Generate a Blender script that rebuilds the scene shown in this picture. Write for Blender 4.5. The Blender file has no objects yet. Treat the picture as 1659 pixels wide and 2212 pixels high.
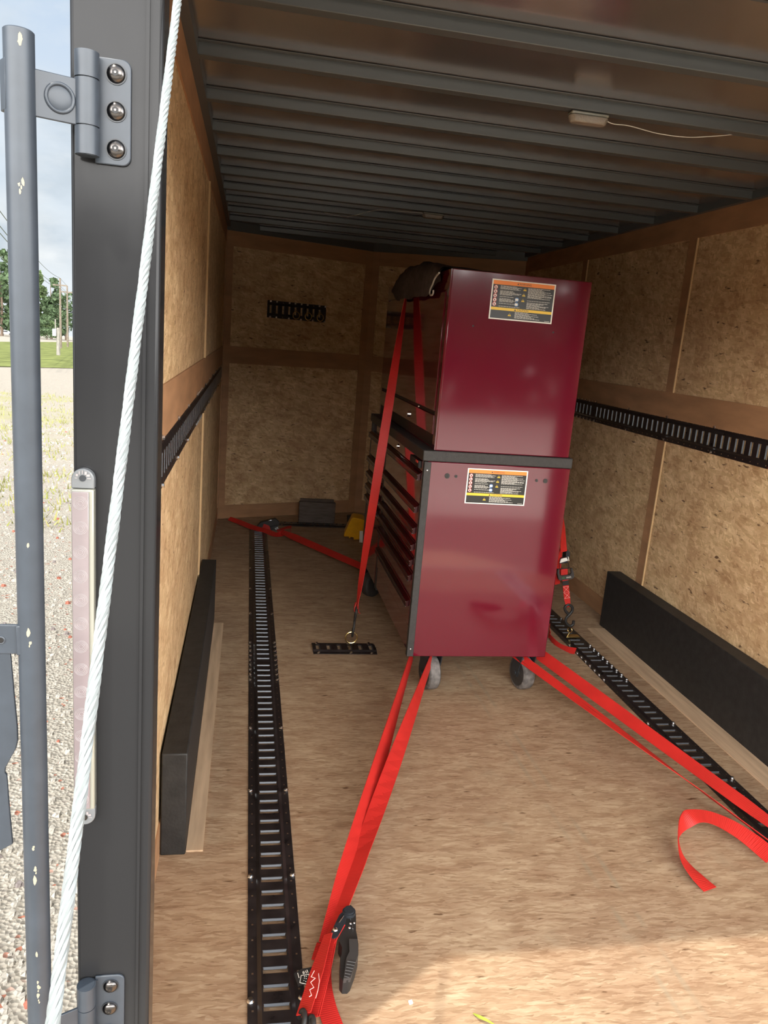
import bpy, bmesh, math, random
from mathutils import Vector as V, Matrix
random.seed(7)
SC = bpy.context.scene
COL = SC.collection

# ------------------------------------------------------------------ camera, sky, sun, exposure
CX, CY, F, HC = 829.5, 1106.0, 1655.98, 1.4565
YAW, PIT, ROL = 0.1868, -0.2211, 0.0826
_f = V((math.sin(YAW)*math.cos(PIT), math.cos(YAW)*math.cos(PIT), math.sin(PIT)))
_r = V((math.cos(YAW), -math.sin(YAW), 0)); _u = _r.cross(_f)
RIGHT = math.cos(ROL)*_r + math.sin(ROL)*_u
UP = -math.sin(ROL)*_r + math.cos(ROL)*_u
FWD = _f
EYE = V((0, 0, HC))
cam_data = bpy.data.cameras.new('camera'); cam = bpy.data.objects.new('camera', cam_data); COL.objects.link(cam)
cam.matrix_world = Matrix(((RIGHT.x, UP.x, -FWD.x, 0), (RIGHT.y, UP.y, -FWD.y, 0), (RIGHT.z, UP.z, -FWD.z, HC), (0, 0, 0, 1)))
cam_data.sensor_fit = 'HORIZONTAL'; cam_data.sensor_width = 36.0
cam_data.lens = 36.0*F/1659.0
cam_data.clip_start = 0.02; cam_data.clip_end = 2000
SC.camera = cam

SUN_DIR = V((-0.67, -0.49, 1.97)).normalized()
sun_data = bpy.data.lights.new('sun', 'SUN'); sun = bpy.data.objects.new('sun', sun_data); COL.objects.link(sun)
sun.rotation_euler = (-SUN_DIR).to_track_quat('-Z', 'Y').to_euler(); sun.location = SUN_DIR*20
sun_data.energy = 1.4; sun_data.angle = math.radians(0.9); sun_data.color = (1.0, 0.95, 0.85)

SC.view_settings.view_transform = 'Standard'; SC.view_settings.look = 'None'
SC.view_settings.gamma = 1.0; SC.view_settings.use_curve_mapping = False
SC.view_settings.exposure = 1.5
SC.cycles.max_bounces = 10; SC.cycles.diffuse_bounces = 6; SC.cycles.glossy_bounces = 5
SC.cycles.use_denoising = True; SC.cycles.caustics_reflective = False; SC.cycles.caustics_refractive = False
SC.cycles.sample_clamp_indirect = 6.0

SKY_FRONT, SKY_BACK, SKY_HIGH = 0.39, 6.2, 0.5
world = bpy.data.worlds.new('world'); SC.world = world; world.use_nodes = True
def build_world():
    nt = world.node_tree; N = nt.nodes; L = nt.links; N.clear()
    out = N.new('ShaderNodeOutputWorld'); bg = N.new('ShaderNodeBackground'); L.new(bg.outputs[0], out.inputs[0])
    tc = N.new('ShaderNodeTexCoord')
    mp = N.new('ShaderNodeMapping'); mp.inputs['Scale'].default_value = (1, 1, 2.2); mp.inputs['Location'].default_value = (0.37, 0.1, 0.22)
    L.new(tc.outputs['Generated'], mp.inputs[0])
    nz = N.new('ShaderNodeTexNoise'); nz.inputs['Scale'].default_value = 3.6; nz.inputs['Detail'].default_value = 9; nz.inputs['Roughness'].default_value = 0.55
    nz.inputs['Distortion'].default_value = 0.25
    L.new(mp.outputs[0], nz.inputs['Vector'])
    cr = N.new('ShaderNodeValToRGB'); cr.color_ramp.elements[0].position = 0.40; cr.color_ramp.elements[1].position = 0.60
    L.new(nz.outputs['Fac'], cr.inputs[0])
    sep = N.new('ShaderNodeSeparateXYZ'); L.new(tc.outputs['Generated'], sep.inputs[0])
    gr = N.new('ShaderNodeValToRGB'); e = gr.color_ramp.elements
    e[0].position = 0.0; e[0].color = (0.80, 0.86, 0.90, 1); e[1].position = 0.6; e[1].color = (0.30, 0.47, 0.72, 1)
    L.new(sep.outputs['Z'], gr.inputs[0])
    nz2 = N.new('ShaderNodeTexNoise'); nz2.inputs['Scale'].default_value = 9; nz2.inputs['Detail'].default_value = 7
    L.new(mp.outputs[0], nz2.inputs['Vector'])
    cc = N.new('ShaderNodeValToRGB'); e = cc.color_ramp.elements
    e[0].position = 0.35; e[0].color = (0.55, 0.63, 0.70, 1); e[1].position = 0.62; e[1].color = (0.86, 0.89, 0.90, 1)
    L.new(nz2.outputs['Fac'], cc.inputs[0])
    mx = N.new('ShaderNodeMixRGB'); L.new(cr.outputs[0], mx.inputs[0]); L.new(gr.outputs[0], mx.inputs[1]); L.new(cc.outputs[0], mx.inputs[2])
    # added bright low sky band beyond the rear opening, boosted to light the trailer
    dt = N.new('ShaderNodeMath'); dt.operation = 'MULTIPLY'; dt.inputs[1].default_value = -1.0; L.new(sep.outputs['Y'], dt.inputs[0])
    mr = N.new('ShaderNodeMapRange'); mr.interpolation_type = 'SMOOTHSTEP'
    mr.inputs['From Min'].default_value = -0.05; mr.inputs['From Max'].default_value = 0.65
    L.new(dt.outputs[0], mr.inputs['Value'])
    ml = N.new('ShaderNodeMapRange'); ml.interpolation_type = 'SMOOTHSTEP'
    ml.inputs['From Min'].default_value = 0.20; ml.inputs['From Max'].default_value = 0.75; ml.inputs['To Min'].default_value = SKY_BACK-SKY_FRONT; ml.inputs['To Max'].default_value = SKY_HIGH
    L.new(sep.outputs['Z'], ml.inputs['Value'])
    mm = N.new('ShaderNodeMath'); mm.operation = 'MULTIPLY_ADD'; mm.inputs[2].default_value = SKY_FRONT
    L.new(mr.outputs[0], mm.inputs[0]); L.new(ml.outputs[0], mm.inputs[1])
    wm = N.new('ShaderNodeMapRange'); wm.inputs['From Min'].default_value = 0.1; wm.inputs['From Max'].default_value = 0.6; L.new(dt.outputs[0], wm.inputs['Value'])
    wx = N.new('ShaderNodeMixRGB'); L.new(wm.outputs[0], wx.inputs[0]); L.new(mx.outputs[0], wx.inputs[1]); wx.inputs[2].default_value = (0.83, 0.82, 0.80, 1)
    L.new(wx.outputs[0], bg.inputs['Color']); L.new(mm.outputs[0], bg.inputs['Strength'])
build_world()

# ------------------------------------------------------------------ where a point of the photograph lies in the place
def ray(px, py): return ((px-CX)/F)*RIGHT - ((py-CY)/F)*UP + FWD
def atz(px, py, z=0.0): d = ray(px, py); return EYE + d*((z-HC)/d.z)
def aty(px, py, Y): d = ray(px, py); return EYE + d*(Y/d.y)
def atx(px, py, X): d = ray(px, py); return EYE + d*(X/d.x)
GS = 0.025                                                        # the yard falls away slightly
def gz(Y): return -0.5 - GS*max(Y, 0)
def atg(px, py): d = ray(px, py); t = (-0.5-HC)/(d.z+GS*d.y); return EYE + d*t

# ------------------------------------------------------------------ materials
def nodes(name):
    m = bpy.data.materials.new(name); m.use_nodes = True
    nt = m.node_tree; b = nt.nodes['Principled BSDF']
    return m, nt, nt.nodes, nt.links, b
def c4(c): return (c[0], c[1], c[2], 1.0)
def plain(name, col, rough=0.5, metal=0.0, coat=0.0, var=0.0, vscale=8.0, bump=0.0, bscale=60.0, spec=None, trans=0.0, rvar=0.0, stretch=(1,1,1)):
    m, nt, N, L, b = nodes(name)
    b.inputs['Base Color'].default_value = c4(col); b.inputs['Roughness'].default_value = rough; b.inputs['Metallic'].default_value = metal
    if coat: b.inputs['Coat Weight'].default_value = coat; b.inputs['Coat Roughness'].default_value = 0.06
    if spec is not None: b.inputs['Specular IOR Level'].default_value = spec
    if trans: b.inputs['Transmission Weight'].default_value = trans
    tc = N.new('ShaderNodeTexCoord'); mp = N.new('ShaderNodeMapping'); mp.inputs['Scale'].default_value = stretch
    L.new(tc.outputs['Object'], mp.inputs[0])
    if var or rvar:
        nz = N.new('ShaderNodeTexNoise'); nz.inputs['Scale'].default_value = vscale; nz.inputs['Detail'].default_value = 6
        L.new(mp.outputs[0], nz.inputs['Vector'])
        if var:
            cr = N.new('ShaderNodeValToRGB'); e = cr.color_ramp.elements
            e[0].position = 0.3; e[1].position = 0.7
            e[0].color = c4([max(0, x*(1-var)) for x in col]); e[1].color = c4([min(1, x*(1+var)) for x in col])
            L.new(nz.outputs['Fac'], cr.inputs[0]); L.new(cr.outputs[0], b.inputs['Base Color'])
        if rvar:
            mr = N.new('ShaderNodeMapRange'); mr.inputs['To Min'].default_value = max(0.02, rough-rvar); mr.inputs['To Max'].default_value = rough+rvar
            mr.inputs['From Min'].default_value = 0.3; mr.inputs['From Max'].default_value = 0.7
            L.new(nz.outputs['Fac'], mr.inputs['Value']); L.new(mr.outputs[0], b.inputs['Roughness'])
    if bump:
        nb = N.new('ShaderNodeTexNoise'); nb.inputs['Scale'].default_value = bscale; nb.inputs['Detail'].default_value = 4
        L.new(mp.outputs[0], nb.inputs['Vector'])
        bp = N.new('ShaderNodeBump'); bp.inputs['Strength'].default_value = bump; bp.inputs['Distance'].default_value = 0.004
        L.new(nb.outputs['Fac'], bp.inputs['Height']); L.new(bp.outputs[0], b.inputs['Normal'])
    return m
def osb(name, axis, ramp, angs, length=0.05, width=0.009, dark=0.07, scuff=False):
    # oriented strand board: three layers of long flakes lying in the board's plane
    m, nt, N, L, b = nodes(name)
    tc = N.new('ShaderNodeTexCoord')
    wob = N.new('ShaderNodeTexNoise'); wob.inputs['Scale'].default_value = 22; wob.inputs['Detail'].default_value = 3
    L.new(tc.outputs['Object'], wob.inputs['Vector'])
    ws = N.new('ShaderNodeVectorMath'); ws.operation = 'SCALE'; ws.inputs['Scale'].default_value = 0.016
    sb = N.new('ShaderNodeVectorMath'); sb.operation = 'SUBTRACT'; sb.inputs[1].default_value = (0.5, 0.5, 0.5)
    L.new(wob.outputs['Color'], sb.inputs[0]); L.new(sb.outputs[0], ws.inputs[0])
    ad = N.new('ShaderNodeVectorMath'); L.new(tc.outputs['Object'], ad.inputs[0]); L.new(ws.outputs[0], ad.inputs[1])
    prev = None
    for i, a in enumerate(angs):
        rot = N.new('ShaderNodeVectorRotate'); rot.rotation_type = {'X': 'X_AXIS', 'Y': 'Y_AXIS', 'Z': 'Z_AXIS'}[axis]; rot.inputs['Angle'].default_value = math.radians(a)
        L.new(ad.outputs[0], rot.inputs['Vector'])
        k = 1.0 - 0.1*i
        s = {'X': (2, 1/length*k, 1/width*k), 'Y': (1/length*k, 2, 1/width*k), 'Z': (1/length*k, 1/width*k, 2)}[axis]
        mp = N.new('ShaderNodeMapping'); mp.inputs['Scale'].default_value = s; mp.inputs['Location'].default_value = (i*7.3, i*3.1, i*5.7)
        L.new(rot.outputs[0], mp.inputs[0])
        vo = N.new('ShaderNodeTexVoronoi'); vo.inputs['Scale'].default_value = 1.0; vo.inputs['Randomness'].default_value = 1.0
        L.new(mp.outputs[0], vo.inputs['Vector'])
        sp = N.new('ShaderNodeSeparateColor'); L.new(vo.outputs['Color'], sp.inputs[0])
        if prev is None: prev = sp.outputs[0]
        else:
            gt = N.new('ShaderNodeMath'); gt.operation = 'GREATER_THAN'; gt.inputs[1].default_value = 0.52; L.new(sp.outputs[1], gt.inputs[0])
            mx = N.new('ShaderNodeMix'); L.new(gt.outputs[0], mx.inputs['Factor']); L.new(prev, mx.inputs['A']); L.new(sp.outputs[0], mx.inputs['B'])
            prev = mx.outputs['Result']
    fine = N.new('ShaderNodeTexNoise'); fine.inputs['Scale'].default_value = 1; fine.inputs['Detail'].default_value = 4
    fm = N.new('ShaderNodeMapping'); fm.inputs['Scale'].default_value = {'X': (20, 30, 230), 'Y': (30, 20, 230), 'Z': (30, 230, 20)}[axis]
    L.new(tc.outputs['Object'], fm.inputs[0]); L.new(fm.outputs[0], fine.inputs['Vector'])
    fx = N.new('ShaderNodeMath'); fx.operation = 'MULTIPLY_ADD'; fx.inputs[1].default_value = 0.62; L.new(fine.outputs['Fac'], fx.inputs[0])
    hm = N.new('ShaderNodeMath'); hm.operation = 'MULTIPLY_ADD'; hm.inputs[1].default_value = 0.62; hm.inputs[2].default_value = -0.10; L.new(prev, hm.inputs[0])
    L.new(hm.outputs[0], fx.inputs[2])
    cr = N.new('ShaderNodeValToRGB'); e = cr.color_ramp.elements
    pos = [0.0, dark, dark+0.12, 0.5, 0.78, 1.0]
    while len(e) < 6: e.new(0.5)
    for el, p, c in zip(e, pos, ramp): el.position = p; el.color = c4(c)
    L.new(fx.outputs[0], cr.inputs[0])
    # long soft tone changes and a few dark chips
    big = N.new('ShaderNodeTexNoise'); big.inputs['Scale'].default_value = 2.3; big.inputs['Detail'].default_value = 5; L.new(tc.outputs['Object'], big.inputs['Vector'])
    br = N.new('ShaderNodeValToRGB'); br.color_ramp.elements[0].position = 0.32; br.color_ramp.elements[1].position = 0.68
    br.color_ramp.elements[0].color = (0.84, 0.80, 0.78, 1); br.color_ramp.elements[1].color = (1.0, 1.0, 0.98, 1)
    L.new(big.outputs['Fac'], br.inputs[0])
    mu = N.new('ShaderNodeMixRGB'); mu.blend_type = 'MULTIPLY'; mu.inputs[0].default_value = 1.0
    L.new(cr.outputs[0], mu.inputs[1]); L.new(br.outputs[0], mu.inputs[2])
    st = N.new('ShaderNodeTexNoise'); st.inputs['Scale'].default_value = 1; st.inputs['Detail'].default_value = 5; st.inputs['Roughness'].default_value = 0.6
    sm = N.new('ShaderNodeMapping'); sm.inputs['Scale'].default_value = {'X': (4, 9, 14), 'Y': (9, 4, 14), 'Z': (7, 22, 4)}[axis]
    L.new(ad.outputs[0], sm.inputs[0]); L.new(sm.outputs[0], st.inputs['Vector'])
    sr = N.new('ShaderNodeValToRGB'); sr.color_ramp.elements[0].position = 0.33; sr.color_ramp.elements[1].position = 0.62
    sr.color_ramp.elements[0].color = (0.78, 0.70, 0.64, 1); sr.color_ramp.elements[1].color = (1.04, 1.04, 1.0, 1); L.new(st.outputs['Fac'], sr.inputs[0])
    m5 = N.new('ShaderNodeMixRGB'); m5.blend_type = 'MULTIPLY'; m5.inputs[0].default_value = 1.0; L.new(mu.outputs[0], m5.inputs[1]); L.new(sr.outputs[0], m5.inputs[2])
    last = m5.outputs[0]
    ch = N.new('ShaderNodeTexNoise'); ch.inputs['Scale'].default_value = 1; ch.inputs['Detail'].default_value = 2
    cm = N.new('ShaderNodeMapping'); cm.inputs['Scale'].default_value = {'X': (5, 17, 60), 'Y': (17, 5, 60), 'Z': (17, 60, 5)}[axis]
    cm.inputs['Rotation'].default_value = {'X': (0.4, 0, 0), 'Y': (0, 0.4, 0), 'Z': (0, 0, 0.2)}[axis]
    L.new(ad.outputs[0], cm.inputs[0]); L.new(cm.outputs[0], ch.inputs['Vector'])
    ck = N.new('ShaderNodeMapRange'); ck.inputs['From Min'].default_value = 0.665; ck.inputs['From Max'].default_value = 0.75; L.new(ch.outputs['Fac'], ck.inputs['Value'])
    mk = N.new('ShaderNodeMixRGB'); L.new(ck.outputs[0], mk.inputs[0]); L.new(last, mk.inputs[1]); mk.inputs[2].default_value = (0.13, 0.07, 0.035, 1)
    last = mk.outputs[0]
    if scuff:
        # two faint grey wheel scuffs running into the trailer and some grey dirt
        sx = N.new('ShaderNodeSeparateXYZ'); L.new(tc.outputs['Object'], sx.inputs[0])
        dn = N.new('ShaderNodeTexNoise'); dn.inputs['Scale'].default_value = 7; dn.inputs['Detail'].default_value = 6; L.new(tc.outputs['Object'], dn.inputs['Vector'])
        tot = None
        for x0, sl in ((1.03, -0.01), (1.085, -0.015)):
            lm = N.new('ShaderNodeMath'); lm.operation = 'MULTIPLY_ADD'; lm.inputs[1].default_value = sl; lm.inputs[2].default_value = x0-sl*2; L.new(sx.outputs['Y'], lm.inputs[0])
            df = N.new('ShaderNodeMath'); df.operation = 'SUBTRACT'; L.new(sx.outputs['X'], df.inputs[0]); L.new(lm.outputs[0], df.inputs[1])
            ab = N.new('ShaderNodeMath'); ab.operation = 'ABSOLUTE'; L.new(df.outputs[0], ab.inputs[0])
            r1 = N.new('ShaderNodeMapRange'); r1.inputs['From Min'].default_value = 0.012; r1.inputs['From Max'].default_value = 0.002; L.new(ab.outputs[0], r1.inputs['Value'])
            if tot is None: tot = r1.outputs[0]
            else:
                a2 = N.new('ShaderNodeMath'); a2.operation = 'MAXIMUM'; L.new(tot, a2.inputs[0]); L.new(r1.outputs[0], a2.inputs[1]); tot = a2.outputs[0]
        nr = N.new('ShaderNodeMapRange'); nr.inputs['From Min'].default_value = 0.42; nr.inputs['From Max'].default_value = 0.62; nr.inputs['To Max'].default_value = 0.55; L.new(dn.outputs['Fac'], nr.inputs['Value'])
        ml = N.new('ShaderNodeMath'); ml.operation = 'MULTIPLY'; L.new(tot, ml.inputs[0]); L.new(nr.outputs[0], ml.inputs[1])
        dg = N.new('ShaderNodeTexNoise'); dg.inputs['Scale'].default_value = 3.1; dg.inputs['Detail'].default_value = 8; dg.inputs['Roughness'].default_value = 0.7; L.new(tc.outputs['Object'], dg.inputs['Vector'])
        dr = N.new('ShaderNodeMapRange'); dr.inputs['From Min'].default_value = 0.57; dr.inputs['From Max'].default_value = 0.75; dr.inputs['To Max'].default_value = 0.45; L.new(dg.outputs['Fac'], dr.inputs['Value'])
        mm = N.new('ShaderNodeMath'); mm.operation = 'MAXIMUM'; L.new(ml.outputs[0], mm.inputs[0]); L.new(dr.outputs[0], mm.inputs[1])
        m3 = N.new('ShaderNodeMixRGB'); L.new(mm.outputs[0], m3.inputs[0]); L.new(last, m3.inputs[1]); m3.inputs[2].default_value = (0.27, 0.22, 0.15, 1)
        last = m3.outputs[0]
    L.new(last, b.inputs['Base Color'])
    b.inputs['Roughness'].default_value = 0.62; b.inputs['Specular IOR Level'].default_value = 0.3
    bp = N.new('ShaderNodeBump'); bp.inputs['Strength'].default_value = 0.25; bp.inputs['Distance'].default_value = 0.0015
    L.new(fx.outputs[0], bp.inputs['Height']); L.new(bp.outputs[0], b.inputs['Normal'])
    return m
TAN = [(0.151, 0.086, 0.048), (0.227, 0.144, 0.086), (0.31, 0.206, 0.131), (0.392, 0.275, 0.182), (0.447, 0.327, 0.224), (0.523, 0.413, 0.296)]
TANW = [(0.198, 0.105, 0.047), (0.361, 0.222, 0.111), (0.548, 0.368, 0.198), (0.676, 0.478, 0.275), (0.781, 0.571, 0.35), (0.9, 0.723, 0.466)]  # walls tinted paler than the floor to stand in for bounced light
M = {}
M['osb_floor'] = osb('osb_floor', 'Z', TAN, (2, 13, -10, 5), 0.032, 0.0048, scuff=True)
M['osb_wall'] = osb('osb_wall', 'X', TANW, (12, 55, 95, 130, 170), 0.024, 0.0078)
M['osb_nose'] = osb('osb_nose', 'Y', TANW, (10, 50, 92, 128, 168), 0.026, 0.0082)
M['plywood'] = plain('plywood', (0.38, 0.205, 0.105), 0.6, var=0.16, vscale=5, stretch=(1, 1, 4), spec=0.3)
M['plywood_edge'] = plain('plywood_edge', (0.47, 0.31, 0.155), 0.7)
M['pale_wood'] = plain('pale_wood', (0.52, 0.36, 0.23), 0.65, var=0.18, vscale=6, stretch=(8, 0.6, 8), spec=0.3)
M['roof_steel'] = plain('roof_steel', (0.58, 0.55, 0.54), 0.20, metal=0.9)
M['bow_steel'] = plain('bow_steel', (0.075, 0.083, 0.086), 0.36, spec=0.7)
M['black_gloss'] = plain('black_gloss', (0.021, 0.021, 0.022), 0.16, spec=0.13, rvar=0.04, vscale=14)
M['black_satin'] = plain('black_satin', (0.022, 0.025, 0.03), 0.38, var=0.15, vscale=20)
M['hinge_paint'] = plain('hinge_paint', (0.035, 0.043, 0.055), 0.42, var=0.12, vscale=30)
M['bolt_dark'] = plain('bolt_dark', (0.11, 0.10, 0.095), 0.22, metal=1.0)
M['track_paint'] = plain('track_paint', (0.017, 0.013, 0.013), 0.34, var=0.35, vscale=25, rvar=0.08)
M['lip_sky_sheen'] = plain('lip_sky_sheen', (0.085, 0.092, 0.105), 0.4, metal=0.4)  # bluish grey on the slot lips stands in for reflected sky
M['zinc'] = plain('zinc', (0.75, 0.77, 0.80), 0.24, metal=1.0)
M['brass'] = plain('brass', (0.78, 0.60, 0.26), 0.25, metal=1.0)
M['box_black'] = plain('box_black', (0.014, 0.013, 0.012), 0.62, var=0.4, vscale=30, bump=0.2, bscale=120)
M['burgundy'] = plain('burgundy', (0.118, 0.005, 0.016), 0.10, coat=0.8, rvar=0.02, vscale=3)
M['burgundy_front'] = plain('burgundy_front', (0.10, 0.004, 0.010), 0.07, coat=0.8)
M['handle_rail'] = plain('handle_rail', (0.028, 0.003, 0.005), 0.22, metal=0.5)
M['rail_edge'] = plain('rail_edge', (0.2, 0.185, 0.185), 0.3, metal=1.0)
M['black_trim'] = plain('black_trim', (0.030, 0.028, 0.026), 0.5, bump=0.5, bscale=500, var=0.2, vscale=60)
M['black_deep'] = plain('black_deep', (0.006, 0.005, 0.005), 0.5)
M['chrome'] = plain('chrome', (0.85, 0.84, 0.82), 0.1, metal=1.0)
M['tire_grey'] = plain('tire_grey', (0.14, 0.128, 0.12), 0.7, var=0.45, vscale=45, bump=0.3, bscale=60)
M['tire_hub'] = plain('tire_hub', (0.035, 0.032, 0.03), 0.55, var=0.3, vscale=30)
def strap_mat(name, col, worn=False):
    m, nt, N, L, b = nodes(name)
    tc = N.new('ShaderNodeTexCoord')
    wv = N.new('ShaderNodeTexWave'); wv.inputs['Scale'].default_value = 60; wv.bands_direction = 'X'
    L.new(tc.outputs['UV'], wv.inputs['Vector'])
    nz = N.new('ShaderNodeTexNoise'); nz.inputs['Scale'].default_value = 9; nz.inputs['Detail'].default_value = 5; L.new(tc.outputs['Object'], nz.inputs['Vector'])
    cr = N.new('ShaderNodeValToRGB'); e = cr.color_ramp.elements; e[0].position = 0.3; e[1].position = 0.7
    e[0].color = c4([x*0.82 for x in col]); e[1].color = c4(col); L.new(nz.outputs['Fac'], cr.inputs[0])
    mx = N.new('ShaderNodeMixRGB'); mx.blend_type = 'MULTIPLY'; mx.inputs[0].default_value = 0.22; L.new(cr.outputs[0], mx.inputs[1]); L.new(wv.outputs['Color'], mx.inputs[2])
    last = mx.outputs[0]
    if worn:
        n2 = N.new('ShaderNodeTexNoise'); n2.inputs['Scale'].default_value = 1; mp = N.new('ShaderNodeMapping'); mp.inputs['Scale'].default_value = (2.2, 40, 1)
        L.new(tc.outputs['UV'], mp.inputs[0]); L.new(mp.outputs[0], n2.inputs['Vector'])
        r = N.new('ShaderNodeMapRange'); r.inputs['From Min'].default_value = 0.58; r.inputs['From Max'].default_value = 0.68; L.new(n2.outputs['Fac'], r.inputs['Value'])
        m2 = N.new('ShaderNodeMixRGB'); L.new(r.outputs[0], m2.inputs[0]); L.new(last, m2.inputs[1]); m2.inputs[2].default_value = (0.03, 0.008, 0.006, 1); last = m2.outputs[0]
    L.new(last, b.inputs['Base Color']); b.inputs['Roughness'].default_value = 0.55; b.inputs['Specular IOR Level'].default_value = 0.35
    bp = N.new('ShaderNodeBump'); bp.inputs['Strength'].default_value = 0.35; bp.inputs['Distance'].default_value = 0.0006; L.new(wv.outputs['Fac'], bp.inputs['Height']); L.new(bp.outputs[0], b.inputs['Normal'])
    return m
M['strap'] = strap_mat('strap', (0.62, 0.026, 0.020))
M['strap_worn'] = strap_mat('strap_worn', (0.70, 0.028, 0.022), True)
M['stitch'] = plain('stitch', (0.85, 0.55, 0.50), 0.7)
M['cloth_grey'] = plain('cloth_grey', (0.085, 0.072, 0.072), 0.9, var=0.25, vscale=40, bump=0.5, bscale=300, spec=0.1)
M['hem'] = plain('hem', (0.45, 0.42, 0.38), 0.8)
M['label_white'] = plain('label_white', (0.86, 0.84, 0.76), 0.4)
M['label_black'] = plain('label_black', (0.022, 0.022, 0.020), 0.3)
M['label_orange'] = plain('label_orange', (0.90, 0.27, 0.05), 0.35)
M['label_yellow'] = plain('label_yellow', (0.88, 0.58, 0.05), 0.35)
M['label_red'] = plain('label_red', (0.62, 0.05, 0.04), 0.4)
M['label_blue'] = plain('label_blue', (0.05, 0.17, 0.42), 0.35)
M['label_text'] = plain('label_text', (0.62, 0.60, 0.54), 0.5)
M['green_ink'] = plain('green_ink', (0.03, 0.30, 0.06), 0.5)
M['yellow_plastic'] = plain('yellow_plastic', (0.78, 0.40, 0.015), 0.45, var=0.1, vscale=20)
M['grey_wood'] = plain('grey_wood', (0.11, 0.085, 0.07), 0.8, var=0.35, vscale=6, stretch=(2, 8, 14), bump=0.4, bscale=40)
M['clear_plastic'] = plain('clear_plastic', (0.26, 0.27, 0.28), 0.08, trans=0.45)
M['lens_pink'] = plain('lens_pink', (0.185, 0.15, 0.155), 0.12, coat=0.6, var=0.06, vscale=40)
M['lens_ring'] = plain('lens_ring', (0.30, 0.27, 0.27), 0.15)
M['lens_rim'] = plain('lens_rim', (0.24, 0.235, 0.195), 0.15, coat=0.5)
M['dome_lens'] = plain('dome_lens', (0.55, 0.48, 0.40), 0.12, trans=0.55, bump=0.4, bscale=260)
M['cable_white'] = plain('cable_white', (0.22, 0.24, 0.24), 0.45, spec=0.5)
M['wire_white'] = plain('wire_white', (0.7, 0.66, 0.58), 0.4)
M['wire_black'] = plain('wire_black', (0.01, 0.01, 0.01), 0.4)
M['cream_chip'] = plain('cream_chip', (0.32, 0.28, 0.20), 0.7)
M['rubber_black'] = plain('rubber_black', (0.018, 0.016, 0.015), 0.55)
M['grip_grey'] = plain('grip_grey', (0.045, 0.040, 0.038), 0.5)
M['leaf_green'] = plain('leaf_green', (0.34, 0.40, 0.06), 0.5)

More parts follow.
